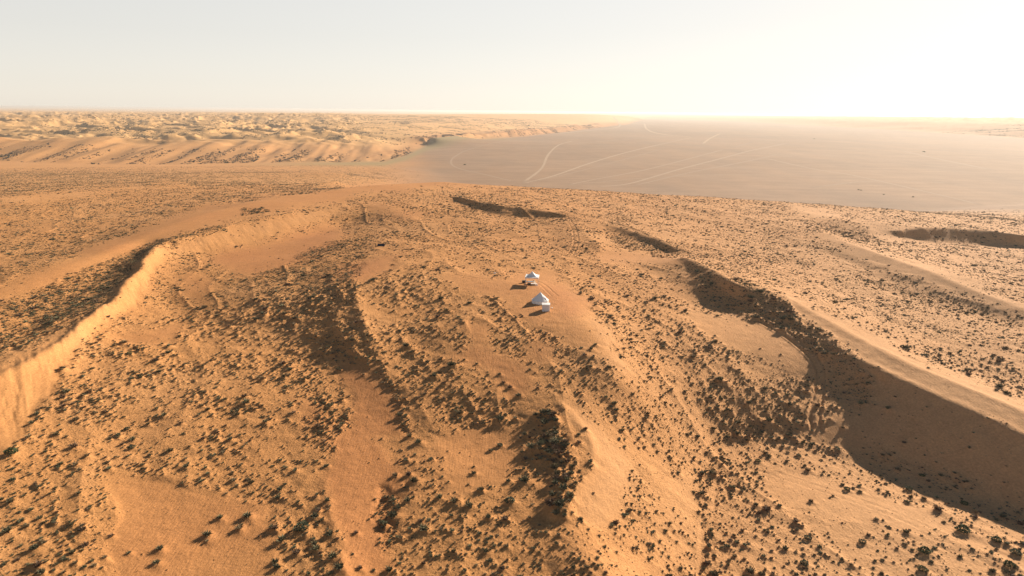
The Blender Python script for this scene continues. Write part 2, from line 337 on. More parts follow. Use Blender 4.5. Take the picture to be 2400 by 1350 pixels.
# beyond the rim: gravel plain is bare, scrub thins out towards it
lrim = np.interp(agrid, *zip(*sorted((math.atan2(p[0], p[1]), math.log(math.hypot(p[0], p[1]))) for p in rim)))
plain_side = sstep(math.radians(-12), math.radians(-5), agrid[None, :] + .03 * fbm(XG / 160, YG / 160, 3, 44))
dl_ = lgrid[:, None] - lrim[None, :]; wide = sstep(.25, .6, agrid)[None, :]
PL = (sstep(.04, .2, dl_) * (1 - wide) + sstep(.03, .62, dl_ + .05 * fbm(XG / 40, YG / 40, 3, 45)) * wide) * plain_side
DENS *= (1 - PL) ** 1.5
base_pts = [at(u, v, -50) for u, v in ((-300,372),(0,377),(150,384),(400,385),(700,380),(900,378),(955,362),(1000,343),(1100,331),(1230,320),(1330,309),(1400,300),(1470,292),(1520,279))]
lbase = np.interp(agrid, *zip(*sorted([(math.atan2(p[0], p[1]), math.log(math.hypot(p[0], p[1]))) for p in base_pts]
        + [(math.atan2(p[0], p[1]), math.log(math.hypot(p[0], p[1]))) for p in rb])))
lft = (1 - sstep(-.2, -.13, agrid))[None, :]
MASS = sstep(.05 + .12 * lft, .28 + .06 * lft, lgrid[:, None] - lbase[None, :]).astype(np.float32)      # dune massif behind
FACE = (sstep(-.02, .03, lgrid[:, None] - lbase[None, :]) * (1 - sstep(.1 + .1 * lft, .2 + .1 * lft, lgrid[:, None] - lbase[None, :]))).astype(np.float32)
GRAV = np.clip(PL.astype(np.float32) * (1 - sstep(-.03, .01, lgrid[:, None] - lbase[None, :])), 0, 1)
# gravel reaches left, thinning into scrub
GREEN = np.exp(-((lgrid[:, None] - lbase[None, :] + .06) / .07) ** 2) * sstep(-.42, -.2, agrid)[None] * (1 - sstep(-.05, .02, agrid))[None]

# ------------------------------------------------------------------ ground mesh (one sheet to the horizon)
def spaced():
    ls = [math.log(44.0)]
    while ls[-1] < math.log(68000):
        r = math.exp(ls[-1]); ls.append(ls[-1] + (.0022 if r < 180 else .0022 + .0033 * min(1, (r - 180) / 700) if r < 3000 else .012))
    return np.array(ls)
ml = spaced()
ma = np.concatenate([np.arange(-1.0, -.68, .006), np.arange(-.68, .68, .00095), np.arange(.68, 1.0, .006)])
def bspl(pos, n):
    i = np.floor(pos).astype(int); t = pos - i
    w = np.stack([(1 - t) ** 3 / 6, (3 * t ** 3 - 6 * t * t + 4) / 6, (-3 * t ** 3 + 3 * t * t + 3 * t + 1) / 6, t ** 3 / 6], 0)
    idx = np.stack([np.clip(i + k - 1, 0, n - 1) for k in range(4)], 0); return idx, w
def resample(G):
    ir, wr = bspl((ml - L0) / DA, NL); ic, wc = bspl((ma - AZ0) / DA, NA)
    A = sum(G[ir[k]] * wr[k][:, None] for k in range(4)); return sum(A[:, ic[k]] * wc[k][None] for k in range(4)).astype(np.float32)
Z = resample(Z0); D = resample(DENS); R_ = resample(RED); MS = resample(MASS); FC = resample(FACE); GV = resample(GRAV); GN = resample(GREEN.astype(np.float32))
rr = np.exp(ml)[:, None]; X = (rr * np.sin(ma)[None]).astype(np.float32); Y = (rr * np.cos(ma)[None]).astype(np.float32)
near = (1 - sstep(500, 1100, rr)) * (1 - GV)
scr = (1 - GV) * (1 - MS)
Z += near * (.75 * fbm(X / 26, Y / 26, 2, 3) * (.5 + .5 * np.clip(D, 0, 1)))
# narrow wind-built ridges running down the dunes
qx, qy = X * .93 + Y * .37, -X * .37 + Y * .93
rg = 1 - np.abs(fbm(qx / 11 + .5 * fbm(X / 30, Y / 30, 1, 7), qy / 46, 2, 8)) * 2.2
Z += near * .36 * np.clip(rg, 0, 1) ** 2 * (1 - sstep(300, 600, rr)) * sstep(.0, .8, D)
# wind streaked hummocks around the scrub
hx, hy = X * .8 - Y * .6, X * .6 + Y * .8
Z += near * np.clip(D, .05, 1.1) * (.34 * fbm(hx / 5.2, hy / 3.4, 3, 11, .6))
Z += near * .05 * fbm(X / 1.5, Y / 1.5, 2, 20) * (1 - sstep(150, 300, rr))
# dune massif: many small crests
dn = 1 - np.abs(fbm(X / 170 + .5 * fbm(X / 300, Y / 300, 1, 60), Y / 120, 4, 61, .5)); dn = dn * dn
fade = 1 - .6 * sstep(4000, 12000, rr)
Z += MS * fade * (1 - .85 * np.exp(-((np.arctan2(X, Y) + .13) / .05) ** 2)) * (1 - .7 * sstep(-.27, -.18, np.arctan2(X, Y)) * (1 - sstep(.15, .2, np.arctan2(X, Y)))) * (26 * (dn - .62) + 9 * fbm(X / 420, Y / 260, 2, 68) + 4 * fbm(X / 40, Y / 30, 2, 66))
# gullied face of the escarpment
gx = X + .14 * Y
dip = 1 - .85 * np.exp(-((np.arctan2(X, Y) + .125) / .05) ** 2)
Z += FC * dip * (8.0 * fbm(gx / 52, Y / 340, 3, 70, .5))

side2 = sstep(-.2, -.15, np.arctan2(X, Y)) * (1 - sstep(.1, .15, np.arctan2(X, Y)))
Z += FC * side2 * dip * 6 * fbm((Y * .93 + X * .36) / 75, X / 260, 3, 72, .5)
# flutes blown into the bright face of the left crest
FLm = resample(FLUTE); Z += FLm * .26 * fbm((X * .81 + Y * .58) / 2.0, (X * .58 - Y * .81) / 13, 3, 73, .6)

# ------------------------------------------------------------------ tyre tracks in the near sand
def ruts(line, gauge=1.7, depth=.16, w=.28):
    global Z
    P = smooth_line([at(*p) for p in line])
    for a, b in zip(P[:-1], P[1:]):
        lo, hi = np.minimum(a, b)[:2] - 3, np.maximum(a, b)[:2] + 3
        m = (X > lo[0]) & (X < hi[0]) & (Y > lo[1]) & (Y < hi[1])
        if not m.any(): continue
        x, y = X[m], Y[m]; e = (b - a)[:2]; L = np.hypot(*e); e = e / L
        t = (x - a[0]) * e[0] + (y - a[1]) * e[1]; s = (x - a[0]) * -e[1] + (y - a[1]) * e[0]
        ok = (t >= 0) & (t <= L)
        prof = -depth * np.exp(-((np.abs(s) - gauge / 2) / w) ** 2) + depth * .5 * np.exp(-((np.abs(s) - gauge / 2 - 2 * w) / w) ** 2)
        Z[m] += np.where(ok, prof, 0)
TRACKS_NEAR = [
 [(1760,760,-5),(1850,815,-6.2),(1905,860,-7.2),(1922,885,-7.7),(1918,930,-9.2),(1908,985,-11.2),(1912,1020,-12.6)],
 [(1780,1100,-13),(2000,1170,-13.2),(2150,1230,-13.4),(2300,1310,-13.5),(2420,1370,-13.6)],
 [(1655,1350,-13),(1660,1200,-13),(1672,1110,-13)],
 [(1325,508,2.6),(1345,540,1.6),(1350,570,1),(1335,600,.8)],
 [(1300,690,2.3),(1250,652,2.5),(1150,655,2.7),(1060,642,2.9)],
]
for t, dp in zip(TRACKS_NEAR, (.2, .035, .06, .12, .08)): ruts(t, depth=dp)

def ground(x, y):
    """height of the ground sheet at points"""
    x = np.asarray(x, float); y = np.asarray(y, float)
    i = np.interp(np.log(np.hypot(x, y)), ml, np.arange(len(ml))); j = np.interp(np.arctan2(x, y), ma, np.arange(len(ma)))
    i0 = np.clip(i.astype(int), 0, len(ml) - 2); j0 = np.clip(j.astype(int), 0, len(ma) - 2); a = i - i0; b = j - j0
    return (Z[i0, j0] * (1 - a) + Z[i0 + 1, j0] * a) * (1 - b) + (Z[i0, j0 + 1] * (1 - a) + Z[i0 + 1, j0 + 1] * a) * b
def gsample(G, x, y):
    i = (np.log(np.hypot(x, y)) - L0) / DA; j = (np.arctan2(x, y) - AZ0) / DA
    return G[np.clip(np.round(i).astype(int), 0, NL - 1), np.clip(np.round(j).astype(int), 0, NA - 1)]
def hit(u, v):
    """where the sight line through a photograph pixel meets the ground"""
    d = fwd * FOC + right * (u - 1200) + up * (675 - v); d = d / np.hypot(d[0], d[1])
    t = np.exp(np.linspace(math.log(50), math.log(9000), 6000)); g = ground(d[0] * t, d[1] * t); h = CAMZ + d[2] * t
    k = int(np.argmax(h < g)); return float(d[0] * t[k]), float(d[1] * t[k]), float(g[k])

# ------------------------------------------------------------------ shrub positions
def scatter(n_per_m2, r1, r2, amax=.84):
    area = amax * (r2 ** 2 - r1 ** 2)                       # wedge of +-amax
    n = int(area * n_per_m2)
    r = np.sqrt(rng.random(n) * (r2 ** 2 - r1 ** 2) + r1 ** 2); a = (rng.random(n) * 2 - 1) * amax
    return r * np.sin(a), r * np.cos(a)
def cover(x, y, s=1.0):
    d = gsample(DENS, x, y)
    hx, hy = x * .75 - y * .66, x * .66 + y * .75
    n = .5 + .5 * fbm(hx / 15, hy / 9, 3, 30, .6); n2 = .5 + .5 * fbm(hx / 3.4, hy / 2.4, 2, 35)
    return d * sstep(.22, .78, n * .62 + n2 * .38 + (d - .5) * .35)
bx, by, bs = [], [], []
for (dn_, r1, r2, s0) in ((4.8, 46, 150, .345), (3.8, 150, 320, .40), (2.2, 320, 560, .53), (.95, 560, 1250, .76)):
    x, y = scatter(dn_, r1, r2); p = cover(x, y); k = rng.random(len(x)) < p; x, y = x[k], y[k]
    sz = gsample(SIZE, x, y) * s0 * np.exp(rng.normal(-.07, .55, len(x))); bx.append(x); by.append(y); bs.append(np.clip(sz, .16, 2.0))
bx = np.concatenate(bx); by = np.concatenate(by); bs = np.concatenate(bs)
# specks of scrub on the massif
x, y = scatter(.05, 1150, 4600); mm, ff = gsample(MASS, x, y), gsample(FACE, x, y)
st = fbm((x + .14 * y) / 16, y / 260, 2, 82); cl = fbm(x / 60, y / 45, 3, 80, .6)
pr_ = np.where(ff > .3, sstep(-.05, .3, st + .25 * cl) * sstep(0, .08, .17 + .05 * cl - (np.log(np.hypot(x, y)) - np.interp(np.arctan2(x, y), agrid, lbase))), sstep(.0, .36, cl) * .6 + .02)
k = (mm + ff > .3) & (rng.random(len(x)) < pr_)
mx_, my_ = x[k], y[k]; ms_ = np.exp(rng.normal(.95, .45, len(mx_)))
# camp ground kept clear
for (u, v, rad) in ((1247, 668, 5.5), (1266, 708, 4.5), (1279, 728, 3.0), (1225, 668, 4), (893, 576, 2.6)):
    c = at(u, v, 2.2); kk = np.hypot(bx - c[0], by - c[1]) > rad; bx, by, bs = bx[kk], by[kk], bs[kk]
# the round green shrubs one can pick out
SPECIAL = [(707,1243,2.0,'leafy'),(2255,1248,2.0,'leafy'),(1172,1046,.95,'leafy'),(405,753,1.1,'leafy'),(304,830,1.1,'leafy'),(28,1066,1.9,'leafy'),(2166,1297,1.6,'leafy'),
 (2162,1340,1.4,'leafy'),(2160,1118,1.0,'leafy'),(1776,1083,1.1,'leafy'),(2205,1118,1.1,'tuft'),(2130,1150,1.2,'leafy'),(2260,1185,1.3,'leafy'),(2165,1172,1.1,'tuft'),
 (1872,1070,.9,'leafy'),(1893,1105,1.2,'tuft'),(1985,1150,1.1,'leafy'),(2015,1155,1.0,'tuft'),(2035,1257,1.0,'tuft'),(2020,1275,1.2,'leafy'),(1885,1325,1.2,'leafy'),(1892,1265,1.2,'leafy'),
 (2365,1330,1.6,'leafy'),(2380,1300,1.5,'leafy'),(2335,1270,1.5,'leafy'),(2250,1308,1.0,'tuft'),(1840,1290,1.3,'tuft'),(1920,1285,1.1,'tuft'),(1778,1207,1.1,'tuft'),(1900,1178,1.0,'tuft'),
 (1100,1190,1.6,'tuft'),(1065,1180,1.7,'tuft'),(1030,1170,1.4,'tuft'),(1110,1112,1.1,'tuft'),(970,1132,1.6,'tuft'),(958,1115,1.2,'tuft'),(980,1040,1.5,'tuft'),(960,1025,1.3,'tuft'),
 (1195,1180,1.6,'leafy'),(1372,1008,1.0,'tuft'),(1357,1040,1.1,'tuft'),(1440,950,1.5,'tuft'),(1445,965,1.2,'tuft'),(486,1258,1.6,'tuft'),(580,1213,1.5,'tuft'),(560,1242,1.2,'tuft'),
 (375,1290,1.3,'tuft'),(367,1322,1.1,'tuft'),(645,1320,1.2,'tuft'),(650,1335,1.2,'tuft'),(742,1290,1.3,'tuft'),(660,1270,1.5,'tuft'),(695,1300,1.4,'tuft'),(780,1310,1.7,'tuft'),(795,1335,1.6,'tuft'),
 (1303,1130,1.8,'tuft'),(1290,1190,2.3,'tuft'),(1310,1195,2.0,'tuft'),(1300,1100,1.8,'tuft'),(1287,1065,1.7,'tuft'),(1275,1030,1.5,'tuft'),(1320,1150,1.8,'tuft'),(1295,1165,1.7,'tuft'),
 (912,1340,1.3,'tuft'),(645,1243,1.2,'tuft'),(2265,870,1.3,'tuft'),(2245,860,1.0,'tuft'),(2205,848,1.0,'tuft'),(2270,880,1.2,'tuft'),(2205,820,1.2,'tuft'),(2225,830,1.1,'tuft'),
 (1975,1005,.9,'tuft'),(1215,930,1.3,'tuft'),(1180,900,1.2,'tuft'),(1170,880,1.1,'tuft'),(1195,910,1.2,'tuft'),(1385,820,1.2,'tuft'),(1370,835,1.2,'tuft'),(1395,810,1.1,'tuft'),(465,862,1.0,'tuft'),
 (1150,1058,.8,'leafy'),(330,885,1.1,'leafy'),(298,1008,1.0,'leafy'),(310,1052,1.1,'leafy'),(75,995,1.2,'tuft'),(80,1290,1.4,'tuft'),(90,1330,1.5,'tuft'),(50,1225,1.3,'tuft'),
 (1180,565,1.2,'leafy'),(1195,566,1.1,'leafy'),(1130,566,1.0,'leafy'),(2175,1130,1.0,'tuft')]
sx, sy = [], []
for u, v, s_, k_ in SPECIAL:
    q = hit(u, v); sx.append(q[0]); sy.append(q[1])
sx = np.array(sx); sy = np.array(sy); ss = np.array([q[2] for q in SPECIAL])
for x_, y_, s_ in zip(sx, sy, ss):
    kk = np.hypot(bx - x_, by - y_) > .55 * s_; bx, by, bs = bx[kk], by[kk], bs[kk]
# sand piled up around the shrubs
def mound(x_, y_, s_, hgt):
    r = math.hypot(x_, y_); w = 2.4 * s_
    i0, i1 = np.searchsorted(ml, math.log(max(r - w, 45))), np.searchsorted(ml, math.log(r + w))
    a = math.atan2(x_, y_); j0, j1 = np.searchsorted(ma, a - w / r), np.searchsorted(ma, a + w / r)
    if i1 <= i0 or j1 <= j0: return
    dx = X[i0:i1, j0:j1] - x_; dy = Y[i0:i1, j0:j1] - y_
    p = dx * .8 - dy * .6; q = dx * .6 + dy * .8                      # tail towards the lower right
    p = np.where(p > 0, p * .55, p * 1.15)
    Z[i0:i1, j0:j1] += hgt * np.exp(-(p * p + q * q) / (.55 * s_) ** 2)
rb_ = np.hypot(bx, by)
for k in np.where(rb_ < 190)[0]: mound(bx[k], by[k], bs[k], .20 * bs[k])
for x_, y_, s_ in zip(sx, sy, ss): mound(x_, y_, s_, .22 * s_)

# ------------------------------------------------------------------ ground colour (albedo) per point
SAND = np.array([.53, .254, .092]); REDS = np.array([.45, .196, .072]); PALE = np.array([.59, .335, .165]); GRVL = np.array([.28, .178, .110])
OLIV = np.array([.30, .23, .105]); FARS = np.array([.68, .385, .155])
n1 = fbm(X / 60, Y / 60, 3, 90)[..., None]
redw = np.clip(R_ + .25 * fbm(X / 18, Y / 18, 2, 95), -.6, 1)[..., None]
C_ = SAND * (1 + .07 * n1) * np.ones(X.shape + (3,))
C_ = np.where(redw > 0, C_ * (1 - redw) + REDS * redw, C_ * (1 + redw * .8) + PALE * (-redw * .8))
# hazy brightness towards the right painted into the sand colour
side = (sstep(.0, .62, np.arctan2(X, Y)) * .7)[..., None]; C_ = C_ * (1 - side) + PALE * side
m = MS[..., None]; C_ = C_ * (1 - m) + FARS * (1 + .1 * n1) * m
m = (GV * (.92 + .08 * fbm(X / 40, Y / 200, 2, 97)))[..., None]; C_ = C_ * (1 - m) + GRVL * (1 + .16 * fbm(X / 260, Y / 420, 3, 99) + .13 * fbm(X / 110, Y / 16, 3, 98) + .10 * fbm(X / 22, Y / 22, 2, 96))[..., None] * m
m = np.clip(GN * .8, 0, 1)[..., None]; C_ = C_ * (1 - m) + OLIV * m
m = (np.clip(D, 0, 1) * sstep(300, 900, rr) * (1 - GV) * .25)[..., None]; C_ = C_ * (1 - m) + OLIV * m

# ------------------------------------------------------------------ materials
def mat(name, color, rough=.9, spec=.2, vcol=None, noise=None, bump=None, trans=0.0, metal=0.0):
    m = bpy.data.materials.new(name); m.use_nodes = True; n, l = m.node_tree.nodes, m.node_tree.links
    b = n['Principled BSDF']; b.inputs['Roughness'].default_value = rough; b.inputs['Specular IOR Level'].default_value = spec
    b.inputs['Base Color'].default_value = (*color, 1); b.inputs['Metallic'].default_value = metal
    src = None
    if vcol:
        a = n.new('ShaderNodeAttribute'); a.attribute_name = vcol; src = a.outputs['Color']
    if noise:
        tx = n.new('ShaderNodeTexCoord'); nz = n.new('ShaderNodeTexNoise'); nz.inputs['Scale'].default_value = noise[0]; nz.inputs['Detail'].default_value = 4
        l.new(tx.outputs['Object'], nz.inputs['Vector'])
        mr = n.new('ShaderNodeMapRange'); mr.inputs['From Min'].default_value = .3; mr.inputs['From Max'].default_value = .7
        mr.inputs['To Min'].default_value = 1 - noise[1]; mr.inputs['To Max'].default_value = 1 + noise[1]; l.new(nz.outputs['Fac'], mr.inputs['Value'])
        mx = n.new('ShaderNodeMix'); mx.data_type = 'RGBA'; mx.blend_type = 'MULTIPLY'; mx.inputs[0].default_value = 1
        if src: l.new(src, mx.inputs[6])
        else: mx.inputs[6].default_value = (*color, 1)
        l.new(mr.outputs[0], mx.inputs[7]); src = mx.outputs[2]
        if bump:
            bp = n.new('ShaderNodeBump'); bp.inputs['Strength'].default_value = bump[0]; bp.inputs['Distance'].default_value = bump[1]
            l.new(nz.outputs['Fac'], bp.inputs['Height']); l.new(bp.outputs[0], b.inputs['Normal'])
    if src: l.new(src, b.inputs['Base Color'])
    if trans: b.inputs['Transmission Weight'].default_value = 0; b.inputs['Subsurface Weight'].default_value = 0
    return m

def sand_material():
    m = bpy.data.materials.new('sand'); m.use_nodes = True; n, l = m.node_tree.nodes, m.node_tree.links
    b = n['Principled BSDF']; b.inputs['Roughness'].default_value = .95; b.inputs['Specular IOR Level'].default_value = .12
    g = n.new('ShaderNodeNewGeometry')
    a = n.new('ShaderNodeAttribute'); a.attribute_name = 'albedo'
    f = n.new('ShaderNodeAttribute'); f.attribute_name = 'coarse'
    def noise(scale, det, rough=.6, stretch=None):
        t = n.new('ShaderNodeTexNoise'); t.inputs['Scale'].default_value = scale; t.inputs['Detail'].default_value = det; t.inputs['Roughness'].default_value = rough
        if stretch:
            mp = n.new('ShaderNodeMapping'); mp.inputs['Rotation'].default_value = (0, 0, stretch[0]); mp.inputs['Scale'].default_value = stretch[1]
            l.new(g.outputs['Position'], mp.inputs['Vector']); l.new(mp.outputs[0], t.inputs['Vector'])
        else: l.new(g.outputs['Position'], t.inputs['Vector'])
        return t
    fine = noise(2.6, 5, .7); mid = noise(.45, 4, .6); rip = noise(1.0, 2, .5, (math.radians(35), (3.4, .5, 1)))
    def mr(src, a0, a1, b0, b1):
        r = n.new('ShaderNodeMapRange'); 
        for k, v in zip(('From Min', 'From Max', 'To Min', 'To Max'), (a0, a1, b0, b1)): r.inputs[k].default_value = v
        l.new(src, r.inputs['Value']); return r.outputs[0]
    def mul(c, v):
        x = n.new('ShaderNodeMix'); x.data_type = 'RGBA'; x.blend_type = 'MULTIPLY'; x.inputs[0].default_value = 1
        l.new(c, x.inputs[6]); l.new(v, x.inputs[7]); return x.outputs[2]
    c = mul(a.outputs['Color'], mr(fine.outputs['Fac'], .3, .7, .80, 1.18))
    c = mul(c, mr(mid.outputs['Fac'], .3, .7, .92, 1.08))
    l.new(c, b.inputs['Base Color'])
    def math_(op, a_, b_):
        x = n.new('ShaderNodeMath'); x.operation = op
        for k, v in enumerate((a_, b_)):
            if isinstance(v, (int, float)): x.inputs[k].default_value = v
            else: l.new(v, x.inputs[k])
        return x.outputs[0]
    h = math_('ADD', math_('MULTIPLY', fine.outputs['Fac'], math_('ADD', math_('MULTIPLY', f.outputs['Fac'], .34), .07)), math_('MULTIPLY', rip.outputs['Fac'], .075))
    bp = n.new('ShaderNodeBump'); bp.inputs['Strength'].default_value = .8; bp.inputs['Distance'].default_value = 1.0
    l.new(h, bp.inputs['Height']); l.new(bp.outputs[0], b.inputs['Normal'])
    return m
SANDM = sand_material()
m_white = mat('white_canvas', (.78, .77, .75), .85, .2, None, (9, .04), (.25, .02))
m_grey = mat('white_fabric_wall', (.74, .72, .72), .8, .2, None, (6, .05), (.2, .02))
m_metal = mat('painted_metal', (.6, .6, .6), .45, .5, None, (20, .05))
m_dark = mat('dark_plastic', (.03, .028, .027), .5, .5, None, (8, .2))
m_glass = mat('solar_cells', (.018, .022, .035), .25, .6, None, (5, .2))
m_tan = mat('cardboard', (.55, .42, .28), .85, .2, None, (6, .08))
m_wood = mat('wood', (.32, .22, .13), .7, .3, None, (5, .15))
m_blue = mat('faded_blue_fabric', (.30, .36, .42), .8, .2, None, (7, .1))
m_bush = mat('dry_scrub', (.09, .08, .05), .85, .15, 'tint', (6, .25))
m_bark = mat('bark', (.11, .08, .055), .9, .1, None, (10, .2))

def mesh_obj(name, V, F, material, parent=None, smooth=False):
    me = bpy.data.meshes.new(name); me.from_pydata([tuple(v) for v in V], [], [tuple(f) for f in F]); me.materials.append(material); me.update()
    if smooth: me.polygons.foreach_set('use_smooth', [True] * len(me.polygons))
    o = bpy.data.objects.new(name, me); COL.objects.link(o)
    if parent: o.parent = parent
    return o
def fast_mesh(name, V, F, k, material, attrs, smooth):
    me = bpy.data.meshes.new(name); nf = len(F)
    me.vertices.add(len(V)); me.vertices.foreach_set('co', V.astype(np.float32).ravel())
    me.loops.add(nf * k); me.loops.foreach_set('vertex_index', F.astype(np.int32).ravel())
    me.polygons.add(nf); me.polygons.foreach_set('loop_start', np.arange(0, nf * k, k, dtype=np.int32))
    me.polygons.foreach_set('use_smooth', np.full(nf, smooth))
    for nm, A in attrs.items():
        if A.ndim == 2:
            at_ = me.attributes.new(nm, 'FLOAT_COLOR', 'POINT'); at_.data.foreach_set('color', np.concatenate([A, np.ones((len(A), 1))], 1).astype(np.float32).ravel())
        else:
            at_ = me.attributes.new(nm, 'FLOAT', 'POINT'); at_.data.foreach_set('value', A.astype(np.float32).ravel())
    me.materials.append(material); me.update(calc_edges=True); return me

nr, nc = X.shape
idx = np.arange(nr * nc).reshape(nr, nc)
F = np.stack([idx[:-1, :-1], idx[:-1, 1:], idx[1:, 1:], idx[1:, :-1]], -1).reshape(-1, 4)[:, ::-1]
coarse = np.clip(D, .12, 1) * (1 - GV) + .25 * GV
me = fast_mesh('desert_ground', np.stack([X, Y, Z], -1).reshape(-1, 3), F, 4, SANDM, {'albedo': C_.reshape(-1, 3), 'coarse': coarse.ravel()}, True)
gr = bpy.data.objects.new('desert_ground', me); COL.objects.link(gr)
tag(gr, 'orange desert sand with dune crests, hollows and scrub, reaching a gravel plain', None, None, 'structure')
# sand under and behind the viewpoint
ang = np.linspace(1.0, 2 * math.pi - 1.0, 60)
V = []; F2 = []
rad = [0.01, 20, 44, 200, 1500, 12000, 68000]
zr = {r: (-9 if r < 300 else -25 if r < 3000 else -20) for r in rad}
for a_ in ang:
    for r in rad: V.append((r * math.sin(a_), r * math.cos(a_), zr[r]))
n_ = len(rad)
for i in range(len(ang) - 1):
    for j in range(n_ - 1): F2.append((i * n_ + j, i * n_ + j + 1, (i + 1) * n_ + j + 1, (i + 1) * n_ + j))
b0 = len(V); aa = np.linspace(-1, 1, 40)
for a_ in aa:
    for r in (0.01, 20, 44.5):
        V.append((r * math.sin(a_), r * math.cos(a_), -9 if r < 40 else float(ground(r * math.sin(a_), r * math.cos(a_))) - .05))
for i in range(len(aa) - 1):
    for j in range(2): F2.append((b0 + i * 3 + j, b0 + i * 3 + j + 1, b0 + (i + 1) * 3 + j + 1, b0 + (i + 1) * 3 + j))
Vn = np.array(V); Fn = np.array(F2)
me = fast_mesh('rear_ground', Vn, Fn, 4, SANDM, {'albedo': np.tile(SAND, (len(Vn), 1)), 'coarse': np.full(len(Vn), .5)}, True)
o = bpy.data.objects.new('desert_ground', me); COL.objects.link(o); tag(o, 'orange sand behind the viewpoint', None, None, 'structure')

# ------------------------------------------------------------------ pale wheel tracks across the gravel plain
TR = [([(1225,429),(1270,395),(1285,365),(1310,345),(1345,332)], 4.2, .5), ([(1225,431),(1300,412),(1380,385),(1450,365),(1540,343),(1630,321)], 4.6, .55),
 ([(1210,427),(1130,408),(1070,394),(1057,380),(1070,366),(1110,352),(1230,334)], 3.6, .28), ([(1400,438),(1470,432),(1540,413),(1600,396),(1700,371),(1760,355),(1850,336)], 4.6, .45),
 ([(1330,434),(1400,420),(1500,402),(1600,378),(1700,352)], 3.4, .4), ([(1510,289),(1516,303),(1550,315),(1625,322)], 12, .6),
 ([(1290,315),(1400,304),(1445,299),(1452,292),(1438,284)], 12, .6), ([(1645,341),(1665,325),(1690,313)], 7, .6), ([(1712,350),(1765,334)], 7, .6),
 ([(1790,372),(1900,396),(2000,412),(2180,452),(2300,480)], 3.6, .35), ([(1480,437),(1620,405),(1760,378),(1830,362)], 4, .25), ([(1240,428),(1400,392),(1560,350)], 3.5, .22), ([(1560,330),(1700,322),(1900,318)], 7, .3), ([(1900,440),(2050,425),(2250,430)], 4, .25), ([(1330,434),(1520,418),(1700,410),(1900,414)], 3.5, .25),
 ([(2110,354),(2200,374),(2330,400)], 6, .3), ([(1320,345),(1450,330),(1600,317)], 6, .25)]
PTC = np.array([.55, .40, .27])
for P, w_, st in TR:
    S = smooth_line([at(u, v, -50) for u, v in P])[:, :2]
    dense = [S[0]]
    for a, b in zip(S[:-1], S[1:]):
        for t in np.linspace(0, 1, 9)[1:]: dense.append(a + (b - a) * t)
    S = np.array(dense); T = np.gradient(S, axis=0); T /= np.hypot(T[:, 0], T[:, 1])[:, None]; Nn = np.stack([-T[:, 1], T[:, 0]], 1)
    offs = np.array([-1, -.6, -.25, 0, .25, .6, 1]) * w_ * .62; al = np.array([0, .8, 1, .75, 1, .8, 0])
    wig = 1 + .35 * vnoise(np.arange(len(S)) / 6.0, np.zeros(len(S)), 5)[:, None]
    V = S[:, None, :] + Nn[:, None, :] * (offs[None, :] * wig)[..., None]
    zt = np.full(V.shape[:2] + (1,), -49.9); V3 = np.concatenate([V, zt], -1).reshape(-1, 3)
    V3[:, 2] = np.maximum(-49.9, ground(V3[:, 0], V3[:, 1]) + .1)
    i = np.arange(len(S) * 7).reshape(len(S), 7); F3 = np.stack([i[:-1, :-1], i[1:, :-1], i[1:, 1:], i[:-1, 1:]], -1).reshape(-1, 4)
    gb = GRVL * (1 + .10 * fbm(V3[:, 0] / 260, V3[:, 1] / 500, 3, 99)[:, None])
    w2 = (np.tile(al, len(S)) * st * np.repeat(sstep(0, 8, np.arange(len(S))) * sstep(0, 8, len(S) - 1 - np.arange(len(S))), 7))[:, None]
    me = fast_mesh('dirt_track', V3, F3, 4, SANDM, {'albedo': gb * (1 - w2) + PTC * w2, 'coarse': np.full(len(V3), .2)}, True)
    o = bpy.data.objects.new('dirt_track', me); COL.objects.link(o); tag(o, 'pale wheel track crossing the brown gravel plain', None, None, 'structure')

# ------------------------------------------------------------------ shrubs
def proto_tuft(nb, seed, wmul=1.0, core=True):
    """dry tussock: a low ragged core and many blades fanning out; unit width, base at z = 0"""
    r = np.random.default_rng(seed); V = []; F = []; T = []
    if core:
        k = 7; h = .26
        ring = [(math.cos(2 * math.pi * i / k) * .27 * r.uniform(.6, 1.3), math.sin(2 * math.pi * i / k) * .24 * r.uniform(.6, 1.3), -.06) for i in range(k)]
        mid_ = [(p[0] * .72, p[1] * .72, h * r.uniform(.5, .95)) for p in ring]
        V += ring + mid_ + [(r.uniform(-.06, .06), r.uniform(-.06, .06), h * 1.15)]
        for i in range(k):
            j = (i + 1) % k; F += [(i, j, k + j), (i, k + j, k + i), (k + i, k + j, 2 * k)]
        T += [.62] * (2 * k + 1)
    for _ in range(nb):
        a = r.uniform(0, 2 * math.pi); tilt = r.uniform(.15, 1.25); L = r.uniform(.32, .62) * (1.05 - .2 * tilt)
        o0 = np.array([math.cos(a), math.sin(a), 0]) * r.uniform(0, .24); o0[2] = r.uniform(0, .12)
        d = np.array([math.cos(a) * math.sin(tilt), math.sin(a) * math.sin(tilt), math.cos(tilt)])
        s = np.cross(d, [0, 0, 1.0]); s = s / (np.linalg.norm(s) + 1e-6); s = s * math.cos(r.uniform(0, 3)) + np.cross(d, s) * .7
        w = r.uniform(.03, .055) * wmul; b = len(V); tip = o0 + d * L; tip[2] -= .1 * tilt
        V += [o0 - s * w, o0 + s * w, tip]; F.append((b, b + 1, b + 2)); tt = r.uniform(.7, 1.9); T += [tt * .8, tt * .8, tt * 1.15]
    return np.array(V, np.float32), np.array(F, np.int32), np.array(T, np.float32)
